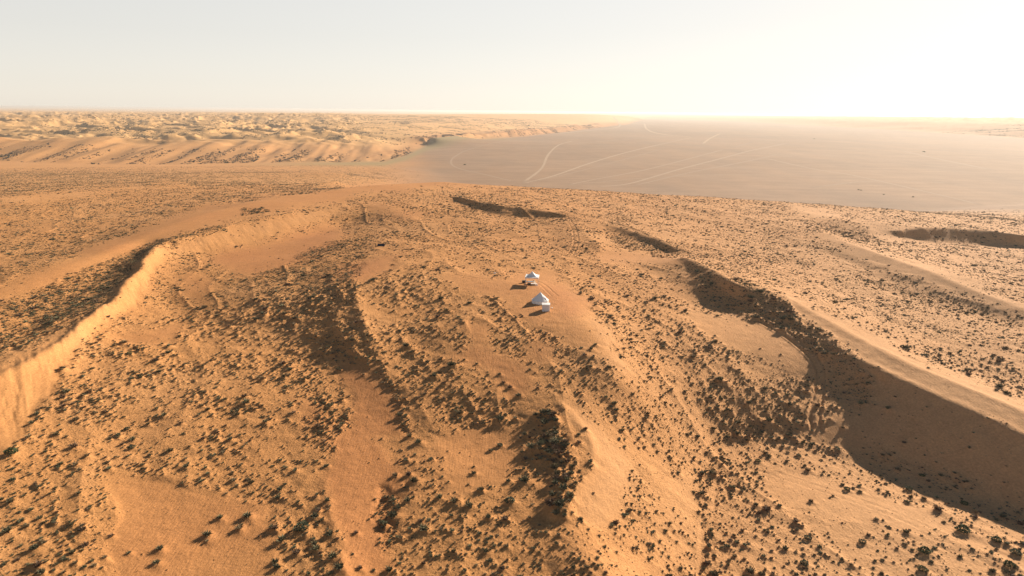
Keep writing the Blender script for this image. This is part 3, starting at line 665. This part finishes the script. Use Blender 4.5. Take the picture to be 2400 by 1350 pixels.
def proto_leafy(nb, seed, wmul=1.0):
    """rounded leafy shrub: leaf clumps through a dome"""
    r = np.random.default_rng(seed); V = []; F = []; T = []
    for _ in range(nb):
        a = r.uniform(0, 2 * math.pi); el = math.acos(r.uniform(.0, 1)); rad = r.uniform(.55, 1.0) ** .6
        lump = 1 + .18 * math.sin(3 * a + seed) * math.sin(4 * el)
        c = np.array([math.cos(a) * math.sin(el) * .5, math.sin(a) * math.sin(el) * .5, .06 + math.cos(el) * .42]) * rad * lump
        n_ = r.normal(0, 1, 3); n_ /= np.linalg.norm(n_); q = np.cross(n_, r.normal(0, 1, 3)); q /= np.linalg.norm(q); p = np.cross(n_, q)
        w = r.uniform(.05, .085) * wmul; b = len(V); V += [c - q * w, c + q * w, c + p * w * 1.4]; F.append((b, b + 1, b + 2)); T += [r.uniform(.7, 1.45)] * 3
    return np.array(V, np.float32), np.array(F, np.int32), np.array(T, np.float32)
TINTS = np.array([(.14, .112, .058), (.17, .125, .068), (.11, .105, .060), (.23, .17, .095), (.15, .095, .058), (.16, .145, .080), (.12, .125, .070)])
GREENS = np.array([(.085, .105, .045), (.095, .105, .060), (.075, .095, .050)])
def bushes_mesh(name, x, y, s, protos, flat=.54, tints=TINTS, zoff=0.0):
    g = ground(x, y) + zoff; which = rng.integers(0, len(protos), len(x)); Vs, Fs, Cs = [], [], []; off = 0
    for p, (pv, pf, pt) in enumerate(protos):
        k = np.where(which == p)[0]
        if not len(k): continue
        n_ = len(k); a = rng.random(n_) * 2 * math.pi; sc = s[k]; fx = rng.uniform(.85, 1.25, n_); fz = flat * rng.uniform(.75, 1.2, n_)
        c, sn = np.cos(a), np.sin(a); px = pv[None, :, 0] * (sc * fx)[:, None]; py = pv[None, :, 1] * sc[:, None]
        W_ = np.stack([px * c[:, None] - py * sn[:, None] + x[k][:, None], px * sn[:, None] + py * c[:, None] + y[k][:, None], pv[None, :, 2] * (sc * fz)[:, None] + g[k][:, None]], -1)
        t = tints[rng.integers(0, len(tints), n_)] * rng.uniform(.8, 1.25, (n_, 1))
        Vs.append(W_.reshape(-1, 3)); Cs.append((t[:, None, :] * pt[None, :, None]).reshape(-1, 3))
        Fs.append((pf[None] + (off + np.arange(n_) * len(pv))[:, None, None]).reshape(-1, 3)); off += n_ * len(pv)
    V = np.concatenate(Vs); F = np.concatenate(Fs); Cc = np.concatenate(Cs)
    return fast_mesh(name, V, F, 3, m_bush, {'tint': Cc}, False)
P_NEAR = [proto_tuft(110, 100 + k) for k in range(8)]
P_MID = [proto_tuft(34, 200 + k, 1.7) for k in range(6)]
P_FAR = [proto_tuft(9, 300 + k, 2.8) for k in range(5)]
P_LEAF = [proto_leafy(420, 400 + k) for k in range(4)]
rb_ = np.hypot(bx, by); gz = ground(bx, by); pu, pv_ = project(bx, by, gz)
inv = (pu > -10) & (pu < 2410) & (pv_ < 1365)
app = np.where(inv, bs / np.sqrt(bx ** 2 + by ** 2 + (CAMZ - gz) ** 2), 0)
NIND = 300 - len(SPECIAL)
pick = np.argsort(-app)[:NIND]; rest = np.ones(len(bx), bool); rest[pick] = False
for lo, hi, pr, nm, lb in ((0, 140, P_NEAR, 'scrub_tussocks', 'low dark tussocks scattered over the nearest sand'), (140, 340, P_MID, 'scrub_tussocks', 'dark scrub covering the dunes around the camp'),
                       (340, 1e5, P_FAR, 'scrub_tussocks', 'fine distant scrub speckling the sand towards the escarpment')):
    k = rest & (rb_ >= lo) & (rb_ < hi)
    me = bushes_mesh(nm, bx[k], by[k], bs[k], pr); o = bpy.data.objects.new(nm, me); COL.objects.link(o); tag(o, lb, 'shrubs', None, 'stuff')
me = bushes_mesh('massif_scrub', mx_, my_, ms_, P_FAR, .7, TINTS * .6); o = bpy.data.objects.new('massif_scrub', me); COL.objects.link(o); tag(o, 'tiny dark scrub on the far dune massif', 'shrubs', None, 'stuff')
# small dry grass between the shrubs
x, y = scatter(4.0, 46, 260); d = gsample(DENS, x, y); n_ = .5 + .5 * fbm(x / 4, y / 4, 2, 37)
k = rng.random(len(x)) < np.clip(d, 0, 1) * sstep(.3, .8, n_) * .9 + .012; x, y = x[k], y[k]
gtint = np.array([(.16, .12, .065), (.12, .09, .05), (.2, .145, .08)])
me = bushes_mesh('dry_grass', x, y, rng.uniform(.12, .34, len(x)), [proto_tuft(5, 500 + k, 3.2, False) for k in range(6)], 1.0, gtint)
o = bpy.data.objects.new('dry_grass', me); COL.objects.link(o); tag(o, 'tiny dry grass tufts and litter between the shrubs', 'grass', None, 'stuff')

# the largest shrubs as objects of their own
def one_mesh(nm, proto, tints):
    pv, pf, pt = proto; t = tints[rng.integers(0, len(tints))]
    return fast_mesh(nm, pv * np.array([1, 1, .68]), pf, 3, m_bush, {'tint': t[None] * pt[:, None]}, False)
tuft_meshes = [one_mesh('tussock', p, TINTS) for p in P_NEAR] + [one_mesh('tussock', p, TINTS) for p in P_NEAR]
leaf_meshes = [one_mesh('leafy_shrub', p, GREENS) for p in P_LEAF]
def where(u, v):
    if u < 800: return 'the left scrub field' if v < 1100 else 'the lower left hollow'
    if u < 1010: return 'the reddish corridor'
    if u < 1260: return 'the pale central pan'
    if u < 1480: return 'the central sandy nose'
    if u < 1680: return 'the slope beside the basin'
    return 'the basin floor' if v > 1020 else 'the big dune'
shrubs = []
for (u, v, s_, k_), x_, y_ in zip(SPECIAL, sx, sy): shrubs.append([u, v, s_, x_, y_, k_ == 'leafy'])
for k in pick: shrubs.append([pu[k], pv_[k], bs[k], bx[k], by[k], False])
cells = {}
for q in shrubs: cells.setdefault((where(q[0], q[1]), q[5]), []).append(q)
def name_cells(qs, reg, green, depth=0):
    """split a region until each shrub can be told by its place in it"""
    kind = 'rounded grey-green shrub' if green else 'larger dark tussock'
    us = sorted(q[0] for q in qs); vs = sorted(q[1] for q in qs); n_ = len(qs)
    if n_ > 6:
        k3 = 3 if n_ > 20 else 2; cut = lambda a: [a[len(a) * t // k3] for t in range(1, k3)]
        cu, cv = cut(us), cut(vs); sub_ = {}
        for q in qs: sub_.setdefault((sum(q[1] >= c for c in cv), sum(q[0] >= c for c in cu)), []).append(q)
        nv = ('far', 'near') if k3 == 2 else ('far', 'middle', 'near'); nu = ('left', 'right') if k3 == 2 else ('left', 'central', 'right')
        for (a, b), g_ in sub_.items(): ranks(g_, f'the {nv[a]} {nu[b]} of {reg}', kind)
    else: ranks(qs, reg, kind)
def ranks(qs, place, kind):
    left = list(qs)
    place = place.replace('central of', 'middle of').replace('middle middle', 'middle')
    if len(left) == 1: left[0].append((f'{kind} in {place}', None)); return
    for w_, f_ in (('largest', lambda q: q[2]), ('leftmost', lambda q: -q[0]), ('rightmost', lambda q: q[0]), ('nearest', lambda q: q[1]), ('farthest', lambda q: -q[1])):
        if not left: break
        if len(left) == 1 and w_ != 'largest': left[0].append((f'{kind} between the others in {place}', None)); left = []; break
        q = max(left, key=f_); left.remove(q); q.append((f'{w_} {kind} in {place}'.replace('larger ', ''), None))
    mid_u = sum(q[0] for q in left) / max(len(left), 1)
    if len(left) > 3:
        for w_, f_ in (('second largest', lambda q: q[2]), ('second leftmost', lambda q: -q[0]), ('second rightmost', lambda q: q[0]), ('second nearest', lambda q: q[1]), ('second farthest', lambda q: -q[1])):
            if len(left) <= 1: break
            q = max(left, key=f_); left.remove(q); q.append((f'{w_} {kind} in {place}'.replace('larger ', ''), None))
    if len(left) == 2:
        left.sort(key=lambda q: q[0]); left[0].append((f'left of two {kind}s inside {place}'.replace('larger ', ''), None)); left[1].append((f'right of two {kind}s inside {place}'.replace('larger ', ''), None)); left = []
    for q in left: q.append((f'{kind} amid others in {place}', f'{kind}s in {place}'))
for (reg, green), qs in cells.items(): name_cells(qs, reg, green)
for u, v, s_, x_, y_, green, (lb, grp) in shrubs:
    ms = leaf_meshes if green else tuft_meshes
    o = bpy.data.objects.new('leafy_shrub' if green else 'tussock', ms[rng.integers(0, len(ms))]); COL.objects.link(o)
    o.location = (x_, y_, float(ground(x_, y_)) - .02); o.rotation_euler = (0, 0, rng.random() * 6.28); o.scale = (s_ * rng.uniform(.9, 1.2), s_, s_ * rng.uniform(.85, 1.1))
    tag(o, lb, 'shrub', grp or ('green shrubs in the near sand' if green else 'dark tussocks in the near sand'))

# lone trees and shrubs on the gravel plain
def blob_tree(u, v, h, label):
    p = at(u, v, -50); e = bpy.data.objects.new('small_tree', None); COL.objects.link(e); e.location = tuple(p); tag(e, label, 'tree', 'lone trees on the gravel plain')
    V = []; F = []
    for k in range(6):
        a = k * math.pi / 3; V += [(.12 * math.cos(a), .12 * math.sin(a), 0), (.07 * math.cos(a) + .1, .07 * math.sin(a), h * .5)]
    for k in range(6): F.append((2 * k, (2 * k + 2) % 12, (2 * k + 3) % 12, 2 * k + 1))
    mesh_obj('trunk', V, F, m_bark, e)
    pv, pf, pt = proto_leafy(160, int(u), 1.5); pv = pv * np.array([h * 1.5, h * 1.5, h * .9]) + np.array([0, 0, h * .35])
    c = bpy.data.objects.new('crown', fast_mesh('crown', pv, pf, 3, m_bush, {'tint': GREENS[0][None] * pt[:, None]}, False)); COL.objects.link(c); c.parent = e
for u, v, h, lb in ((1089, 388, 3.0, 'lone dark tree inside the looping track on the plain'), (2012, 446, 1.8, 'left one of two small trees on the plain above the rim'), (2018, 447, 1.6, 'right one of two small trees on the plain above the rim'),
                    (2071, 457, 1.6, 'small tree on the plain right of the tree pair'), (2140, 463, 1.8, 'small tree beside a pale patch on the plain'), (1908, 327, 5, 'tiny far tree on the hazy plain'), (2165, 358, 5, 'tiny tree far out on the right of the plain')):
    blob_tree(u, v, h, lb)

# ------------------------------------------------------------------ camp
def box(c, s, rz=0):
    V = [(c[0] + sx_ * s[0] / 2, c[1] + sy_ * s[1] / 2, c[2] + sz_ * s[2] / 2) for sx_ in (-1, 1) for sy_ in (-1, 1) for sz_ in (-1, 1)]
    F = [(0, 1, 3, 2), (4, 6, 7, 5), (0, 4, 5, 1), (2, 3, 7, 6), (0, 2, 6, 4), (1, 5, 7, 3)]
    return V, F
def join(parts):
    V, F = [], []
    for v, f in parts:
        b = len(V); V += list(v); F += [tuple(i + b for i in q) for q in f]
    return V, F
def tube(p, q, r, n=6):
    p, q = np.array(p, float), np.array(q, float); d = (q - p) / np.linalg.norm(q - p); a = np.cross(d, [0, 0, 1] if abs(d[2]) < .9 else [1, 0, 0]); a /= np.linalg.norm(a); b = np.cross(d, a)
    V = [tuple(c + (a * math.cos(2 * math.pi * k / n) + b * math.sin(2 * math.pi * k / n)) * r) for c in (p, q) for k in range(n)]
    return V, [(k, (k + 1) % n, n + (k + 1) % n, n + k) for k in range(n)] + [tuple(range(n))[::-1], tuple(range(n, 2 * n))]
def empty(name, u, v, rz, label, cat, group=None):
    q = hit(u, v); e = bpy.data.objects.new(name, None); COL.objects.link(e); e.location = q; e.rotation_euler = (0, 0, rz); tag(e, label, cat, group); return e
def zl(e, x_, y_):
    c, s = math.cos(e.rotation_euler.z), math.sin(e.rotation_euler.z)
    return float(ground(e.location.x + x_ * c - y_ * s, e.location.y + x_ * s + y_ * c)) - e.location.z

# pop-up gazebo
gz_ = empty('gazebo', 1247, 666.5, math.radians(-6), 'white pop-up gazebo with a peaked canopy standing open over camp gear', 'gazebo')
hw = 1.82; ez = 2.35; n = 16
V, F = [], []
for i in range(n + 1):
    for j in range(n + 1):
        x_, y_ = (i / n * 2 - 1), (j / n * 2 - 1); m_ = max(abs(x_), abs(y_)); dd = min(abs(x_), abs(y_))
        zt = 1.2 * (1 - m_) ** 2.3 + .22 * (1 - m_) - .05 * (1 - dd) * m_ * (1 - m_) * 4 + (.10 * dd ** 3 if m_ > .9 else 0)
        V.append((x_ * hw, y_ * hw, ez + zt))
for i in range(n):
    for j in range(n): a = i * (n + 1) + j; F.append((a, a + n + 1, a + n + 2, a + 1))
mesh_obj('canopy', V, F, m_white, gz_)
V, F = [], []
path = [(-hw, -hw), (hw, -hw), (hw, hw), (-hw, hw)]; ring = []
for (a, b) in zip(path, path[1:] + path[:1]):
    for t in np.linspace(0, 1, 10)[:-1]: ring.append((a[0] + (b[0] - a[0]) * t, a[1] + (b[1] - a[1]) * t, t))
for x_, y_, t in ring: V += [(x_ * 1.004, y_ * 1.004, ez + .02), (x_ * 1.012, y_ * 1.012, ez - .30 + .05 * math.sin(math.pi * t))]
k = len(ring); F = [(2 * i, 2 * i + 1, (2 * i + 3) % (2 * k), (2 * i + 2) % (2 * k)) for i in range(k)]
mesh_obj('valance', V, F, m_grey, gz_)
for sx_ in (-1, 1):
    for sy_ in (-1, 1):
        x_, y_ = sx_ * (hw - .06), sy_ * (hw - .06); zb = zl(gz_, x_, y_) - .03
        v_, f_ = join([box((x_, y_, (ez + zb) / 2), (.06, .06, ez - zb)), box((x_, y_, zb + .03), (.16, .16, .02))]); mesh_obj('leg', v_, f_, m_metal, gz_)
fr = []
for (a, b) in zip(path, path[1:] + path[:1]):
    a = np.array([a[0] * .95, a[1] * .95]); b = np.array([b[0] * .95, b[1] * .95]); md = (a + b) / 2
    fr += [tube((*a, ez - .1), (*md, ez - .5), .016), tube((*a, ez - .5), (*md, ez - .1), .016), tube((*md, ez - .5), (*b, ez - .1), .016), tube((*md, ez - .1), (*b, ez - .5), .016)]
v_, f_ = join(fr); mesh_obj('scissor_frame', v_, f_, m_metal, gz_)
# gear under the gazebo
def thing_local(name, dx, dy, rz, label, cat):
    c, s = math.cos(gz_.rotation_euler.z), math.sin(gz_.rotation_euler.z); x_ = gz_.location.x + dx * c - dy * s; y_ = gz_.location.y + dx * s + dy * c
    e = bpy.data.objects.new(name, None); COL.objects.link(e); e.location = (x_, y_, float(ground(x_, y_)) - .015); e.rotation_euler = (0, 0, rz); tag(e, label, cat); return e
t_ = thing_local('folding_table', -.35, .35, .05, 'long folding table with a pale cloth in the shade of the gazebo', 'table')
mesh_obj('tabletop', *box((0, 0, .74), (1.8, .75, .04)), m_wood, t_)
for sx_ in (-1, 1):
    for sy_ in (-1, 1): mesh_obj('leg', *tube((sx_ * .8, sy_ * .3, 0), (sx_ * .8, sy_ * .3, .72), .02), m_metal, t_)
def cloth(w, d, drop, n=14):
    V = []; F = []
    for i in range(n + 1):
        for j in range(n + 1):
            x_, y_ = (i / n * 2 - 1) * (w / 2 + drop), (j / n * 2 - 1) * (d / 2 + drop); ox = max(0, abs(x_) - w / 2); oy = max(0, abs(y_) - d / 2)
            V.append((math.copysign(min(abs(x_), w / 2 + .02 + .12 * ox), x_), math.copysign(min(abs(y_), d / 2 + .02 + .1 * oy), y_), -max(ox, oy) + .02 * math.sin(i * 2.1) * (ox + oy > 0)))
    for i in range(n):
        for j in range(n): a = i * (n + 1) + j; F.append((a, a + n + 1, a + n + 2, a + 1))
    return V, F
V, F = cloth(1.8, .75, .22); o = mesh_obj('tablecloth', V, F, m_blue, None, True); o.location = (t_.location.x, t_.location.y, t_.location.z + .766); o.rotation_euler = t_.rotation_euler
tag(o, 'pale blue-grey cloth draped over the folding table under the gazebo', 'tablecloth')
c_ = thing_local('wooden_crate', .35, -1.25, .1, 'pale tan crate at the front edge of the gazebo', 'crate')
mesh_obj('crate_body', *join([box((0, 0, .28), (1.05, .6, .5)), box((0, -.312, .14), (1.07, .02, .1)), box((0, -.312, .38), (1.07, .02, .1))]), m_tan, c_)
mesh_obj('lid', *box((0, 0, .56), (1.1, .66, .04)), m_white, c_)
c_ = thing_local('cool_box', 1.3, -1.0, .0, 'white cool box beside the tan crate under the gazebo', 'cool box')
mesh_obj('box_body', *box((0, 0, .22), (.5, .36, .42)), m_white, c_); mesh_obj('lid', *box((0, 0, .455), (.53, .39, .05)), m_grey, c_)
c_ = thing_local('storage_trunk', -.75, -.7, .0, 'low dark trunk in the shade beside the tan crate', 'trunk')
mesh_obj('box_body', *box((0, 0, .2), (.9, .5, .38)), m_dark, c_); mesh_obj('lid', *box((0, 0, .415), (.94, .54, .05)), m_dark, c_)
c_ = thing_local('leaning_panel', 1.2, .1, math.radians(62), 'dark flat panel with a pale rim leaning against the right gazebo leg', 'panel')
def tilt(VF, a):
    V, F = VF; c, s = math.cos(a), math.sin(a); return [(x_, y_ * c - z_ * s, y_ * s + z_ * c) for x_, y_, z_ in V], F
mesh_obj('panel', *tilt(box((0, .62, .03), (.95, 1.25, .04)), math.radians(48)), m_wood, c_)
mesh_obj('rim', *tilt(join([box((-.5, .62, .03), (.05, 1.3, .06)), box((.5, .62, .03), (.05, 1.3, .06)), box((0, 1.27, .03), (1.05, .05, .06)), box((0, -.01, .03), (1.05, .05, .06))]), math.radians(48)), m_tan, c_)
def chair(dx, dy, rz, label):
    e = thing_local('camp_chair', dx, dy, rz, label, 'chair')
    mesh_obj('seat', *tilt(box((0, 0, .43), (.5, .45, .03)), .05), m_dark, e); V, F = tilt(box((0, .0, .25), (.5, .03, .52)), -.25); mesh_obj('backrest', [(a, b + .22, c + .43) for a, b, c in V], F, m_dark, e)
    for a in (-.24, .24):
        mesh_obj('leg', *join([tube((a, -.22, 0), (a, .22, .62), .015), tube((a, .24, 0), (a, -.22, .62), .015), tube((a, -.24, .62), (a, .2, .62), .02)]), m_metal, e)
chair(-1.55, .9, 1.2, 'dark camp chair at the left side of the gazebo'); chair(.5, 1.1, .2, 'dark camp chair behind the table under the gazebo')

c_ = thing_local('gear_box', -2.35, 1.0, .15, 'dark gear box standing in the shade left of the gazebo', 'box')
mesh_obj('box_body', *box((0, 0, .32), (.95, .6, .62)), m_dark, c_); mesh_obj('lid', *box((0, 0, .655), (.99, .64, .05)), m_dark, c_)
# bell tent
bt = empty('bell_tent', 1266, 708, 0, 'white bell tent with a pointed top beside the box tent', 'tent')
R_b, wall_h, H = 2.12, .6, 2.6; n = 32; V = []; F = []
prof = [(1.0, -.1), (.995, wall_h * .5), (.985, wall_h)]; rows = []
for q in range(1, 11): t = q / 10; rows.append(((1 - t) ** 1.12 * .985 + .012, wall_h + (H - wall_h) * (t ** 1.0)))
def ring_pts(fr_, zz, sag, k):
    for i in range(n):
        a = 2 * math.pi * i / n; s_ = sag * (abs(math.sin(a * 6)) - .6) ; V.append((R_b * fr_ * (1 + s_) * math.cos(a), R_b * fr_ * (1 + s_) * math.sin(a), zz))
allr = [(1.0, -.12, .015), (.99, wall_h, .03)] + [(f_, z_, -.07 * math.sin(math.pi * q / 10)) for q, (f_, z_) in enumerate(rows, 1)]
for k, (f_, z_, s_) in enumerate(allr): ring_pts(f_, z_, s_, k)
for k in range(len(allr) - 1):
    for i in range(n): F.append((k * n + i, k * n + (i + 1) % n, (k + 1) * n + (i + 1) % n, (k + 1) * n + i))
F.append(tuple((len(allr) - 1) * n + i for i in range(n)))
wallF = [f for f in F if max(f) < 2 * n]; roofF = [f for f in F if max(f) >= 2 * n]
def sub(V, F):
    ids = sorted({i for f in F for i in f}); mp = {a: b for b, a in enumerate(ids)}; return [V[i] for i in ids], [tuple(mp[i] for i in f) for f in F]
mesh_obj('roof', *sub(V, roofF), m_white, bt); mesh_obj('wall', *sub(V, wallF), m_white, bt)
mesh_obj('eave_trim', *join([tube((R_b * 1.0 * math.cos(2 * math.pi * i / n), R_b * math.sin(2 * math.pi * i / n), wall_h), (R_b * math.cos(2 * math.pi * (i + 1) / n), R_b * math.sin(2 * math.pi * (i + 1) / n), wall_h), .03, 4) for i in range(n)]), m_grey, bt)
mesh_obj('pole_cap', *join([tube((0, 0, H - .1), (0, 0, H + .1), .05), tube((0, 0, H + .1), (0, 0, H + .16), .02)]), m_grey, bt)
# door with a raised hood frame on the sunny side
da = math.radians(-25)
def radial(a, rr_, zz): return (rr_ * math.cos(a), rr_ * math.sin(a), zz)
V = [radial(da - .28, R_b * 1.03, -.05), radial(da + .28, R_b * 1.03, -.05), radial(da + .25, R_b * .99, wall_h + .05), radial(da + .02, R_b * .52, 1.8), radial(da - .02, R_b * .52, 1.8), radial(da - .25, R_b * .99, wall_h + .05)]
mesh_obj('door', V, [(0, 1, 2, 5), (5, 2, 3, 4)], m_grey, bt)
gl = []
for i in range(10):
    a = 2 * math.pi * (i + .5) / 10; x_, y_ = 3.3 * math.cos(a), 3.3 * math.sin(a); zb = zl(bt, x_, y_)
    mesh_obj('guy_rope', *tube(radial(a, R_b, wall_h), (x_, y_, zb + .02), .012, 4), m_tan, bt); 
# box tent
q0 = empty('box_tent', 1279.5, 727.5, math.radians(-4), 'small white box-shaped privacy tent in front of the bell tent', 'tent')
w_, d_, h_ = 1.82, 1.75, 1.62
def panel_wall(x0, y0, x1, y1, nm, mm):
    V = []; F = []; m_ = 8; nx_, ny_ = (y1 - y0), -(x1 - x0); L_ = math.hypot(nx_, ny_); nx_, ny_ = nx_ / L_, ny_ / L_
    for i in range(m_ + 1):
        for j in range(m_ + 1):
            t, s = i / m_, j / m_; bul = -.05 * math.sin(math.pi * t) * math.sin(math.pi * s); x_ = x0 + (x1 - x0) * t; y_ = y0 + (y1 - y0) * t
            V.append((x_ + nx_ * bul, y_ + ny_ * bul, -.12 + (h_ + .12) * s))
    for i in range(m_):
        for j in range(m_): a = i * (m_ + 1) + j; F.append((a, a + m_ + 1, a + m_ + 2, a + 1))
    return mesh_obj(nm, V, F, mm, q0, True)
hx_, hy_ = w_ / 2, d_ / 2
for a in ((-hx_, -hy_, hx_, -hy_), (hx_, -hy_, hx_, hy_), (hx_, hy_, -hx_, hy_), (-hx_, hy_, -hx_, -hy_)): panel_wall(*a, 'wall', m_grey)
V = []; F = []
for i in range(9):
    for j in range(9):
        x_, y_ = i / 4 - 1, j / 4 - 1; V.append((x_ * (hx_ + .05), y_ * (hy_ + .05), h_ + .03 + .06 * (1 - x_ * x_) * (1 - y_ * y_)))
for i in range(8):
    for j in range(8): a = i * 9 + j; F.append((a, a + 9, a + 10, a + 1))
mesh_obj('roof', V, F, m_white, q0, True)
mesh_obj('roof_edge', *join([box((0, s_ * (hy_ + .05), h_ - .01), (w_ + .14, .03, .09)) for s_ in (-1, 1)] + [box((s_ * (hx_ + .055), 0, h_ - .01), (.03, d_ + .07, .09)) for s_ in (-1, 1)]), m_white, q0)
mesh_obj('door_zip', *join([tube((.35, -hy_ - .012, .0), (.35, -hy_ - .012, h_ - .15), .012, 4), tube((-.45, -hy_ - .012, .02), (-.45, -hy_ - .012, h_ - .15), .012, 4)]), m_grey, q0)
for s_ in (-1, 1):
    for s2 in (-1, 1):
        zb = zl(q0, s_ * 1.5, s2 * 1.4); mesh_obj('guy_rope', *tube((s_ * hx_, s2 * hy_, h_), (s_ * 1.5, s2 * 1.4, zb), .01, 4), m_tan, q0)

# dark panel rack left of the camp
pr = empty('solar_panel', 893, 578.5, math.radians(-3), 'dark solar panel rack standing low in the scrub left of the camp', 'solar panel')
mesh_obj('panel', *tilt(box((0, .55, .32), (2.5, 1.15, .05)), math.radians(38)), m_glass, pr)
mesh_obj('frame', *tilt(join([box((s_ * 1.27, .55, .32), (.05, 1.2, .07)) for s_ in (-1, 1)] + [box((0, .55 + s_ * .6, .32), (2.6, .05, .07)) for s_ in (-1, 1)]), math.radians(38)), m_dark, pr)
for s_ in (-1, 1):
    mesh_obj('leg', *tube((s_ * 1.1, -.15, -.05), (s_ * 1.1, -.15, .3), .03), m_dark, pr); mesh_obj('leg', *tube((s_ * 1.1, .65, -.05), (s_ * 1.1, .65, .95), .03), m_dark, pr)
# pale bits of gear lying by the camp
def bit(u, v, s_, rz, mm, label, nm, cat):
    q = hit(u, v); V, F = box((0, 0, s_[2] / 2), s_); V = [(a * (1 - .12 * (c > s_[2] * .5)), b * (1 - .12 * (c > s_[2] * .5)), c) for a, b, c in V]
    o = mesh_obj(nm, V, F, mm, None); o.location = q; o.rotation_euler = (0, 0, rz); tag(o, label, cat)
bit(1160, 641, (.7, .3, .22), .4, m_white, 'pale bundle at the scrub edge up left of the gazebo', 'canvas_bundle', 'bundle')
bit(1294, 722, (.35, .2, .18), .9, m_white, 'small white bag on the sand right of the box tent', 'white_bag', 'bag')

# ------------------------------------------------------------------ haze over the whole desert
hv = bpy.data.materials.new('haze'); hv.use_nodes = True; n, l = hv.node_tree.nodes, hv.node_tree.links
n.remove(n['Principled BSDF']); pvn = n.new('ShaderNodeVolumePrincipled'); l.new(pvn.outputs[0], n['Material Output'].inputs['Volume'])
pvn.inputs['Color'].default_value = (.92, .885, .845, 1); pvn.inputs['Density'].default_value = 7.5e-5; pvn.inputs['Anisotropy'].default_value = .3
top = max(CAMZ, float(Z.max())) + 2; bot = float(Z.min()) - 1
V, F = box((0, 0, (top + bot) / 2), (140100, 140100, top - bot)); hz = mesh_obj('haze', V, F, hv)
tag(hz, 'pale dusty haze over the desert', None, None, 'stuff')
print('bushes', len(bx), 'grass', len(x), 'verts', nr * nc, 'top', top, bot)
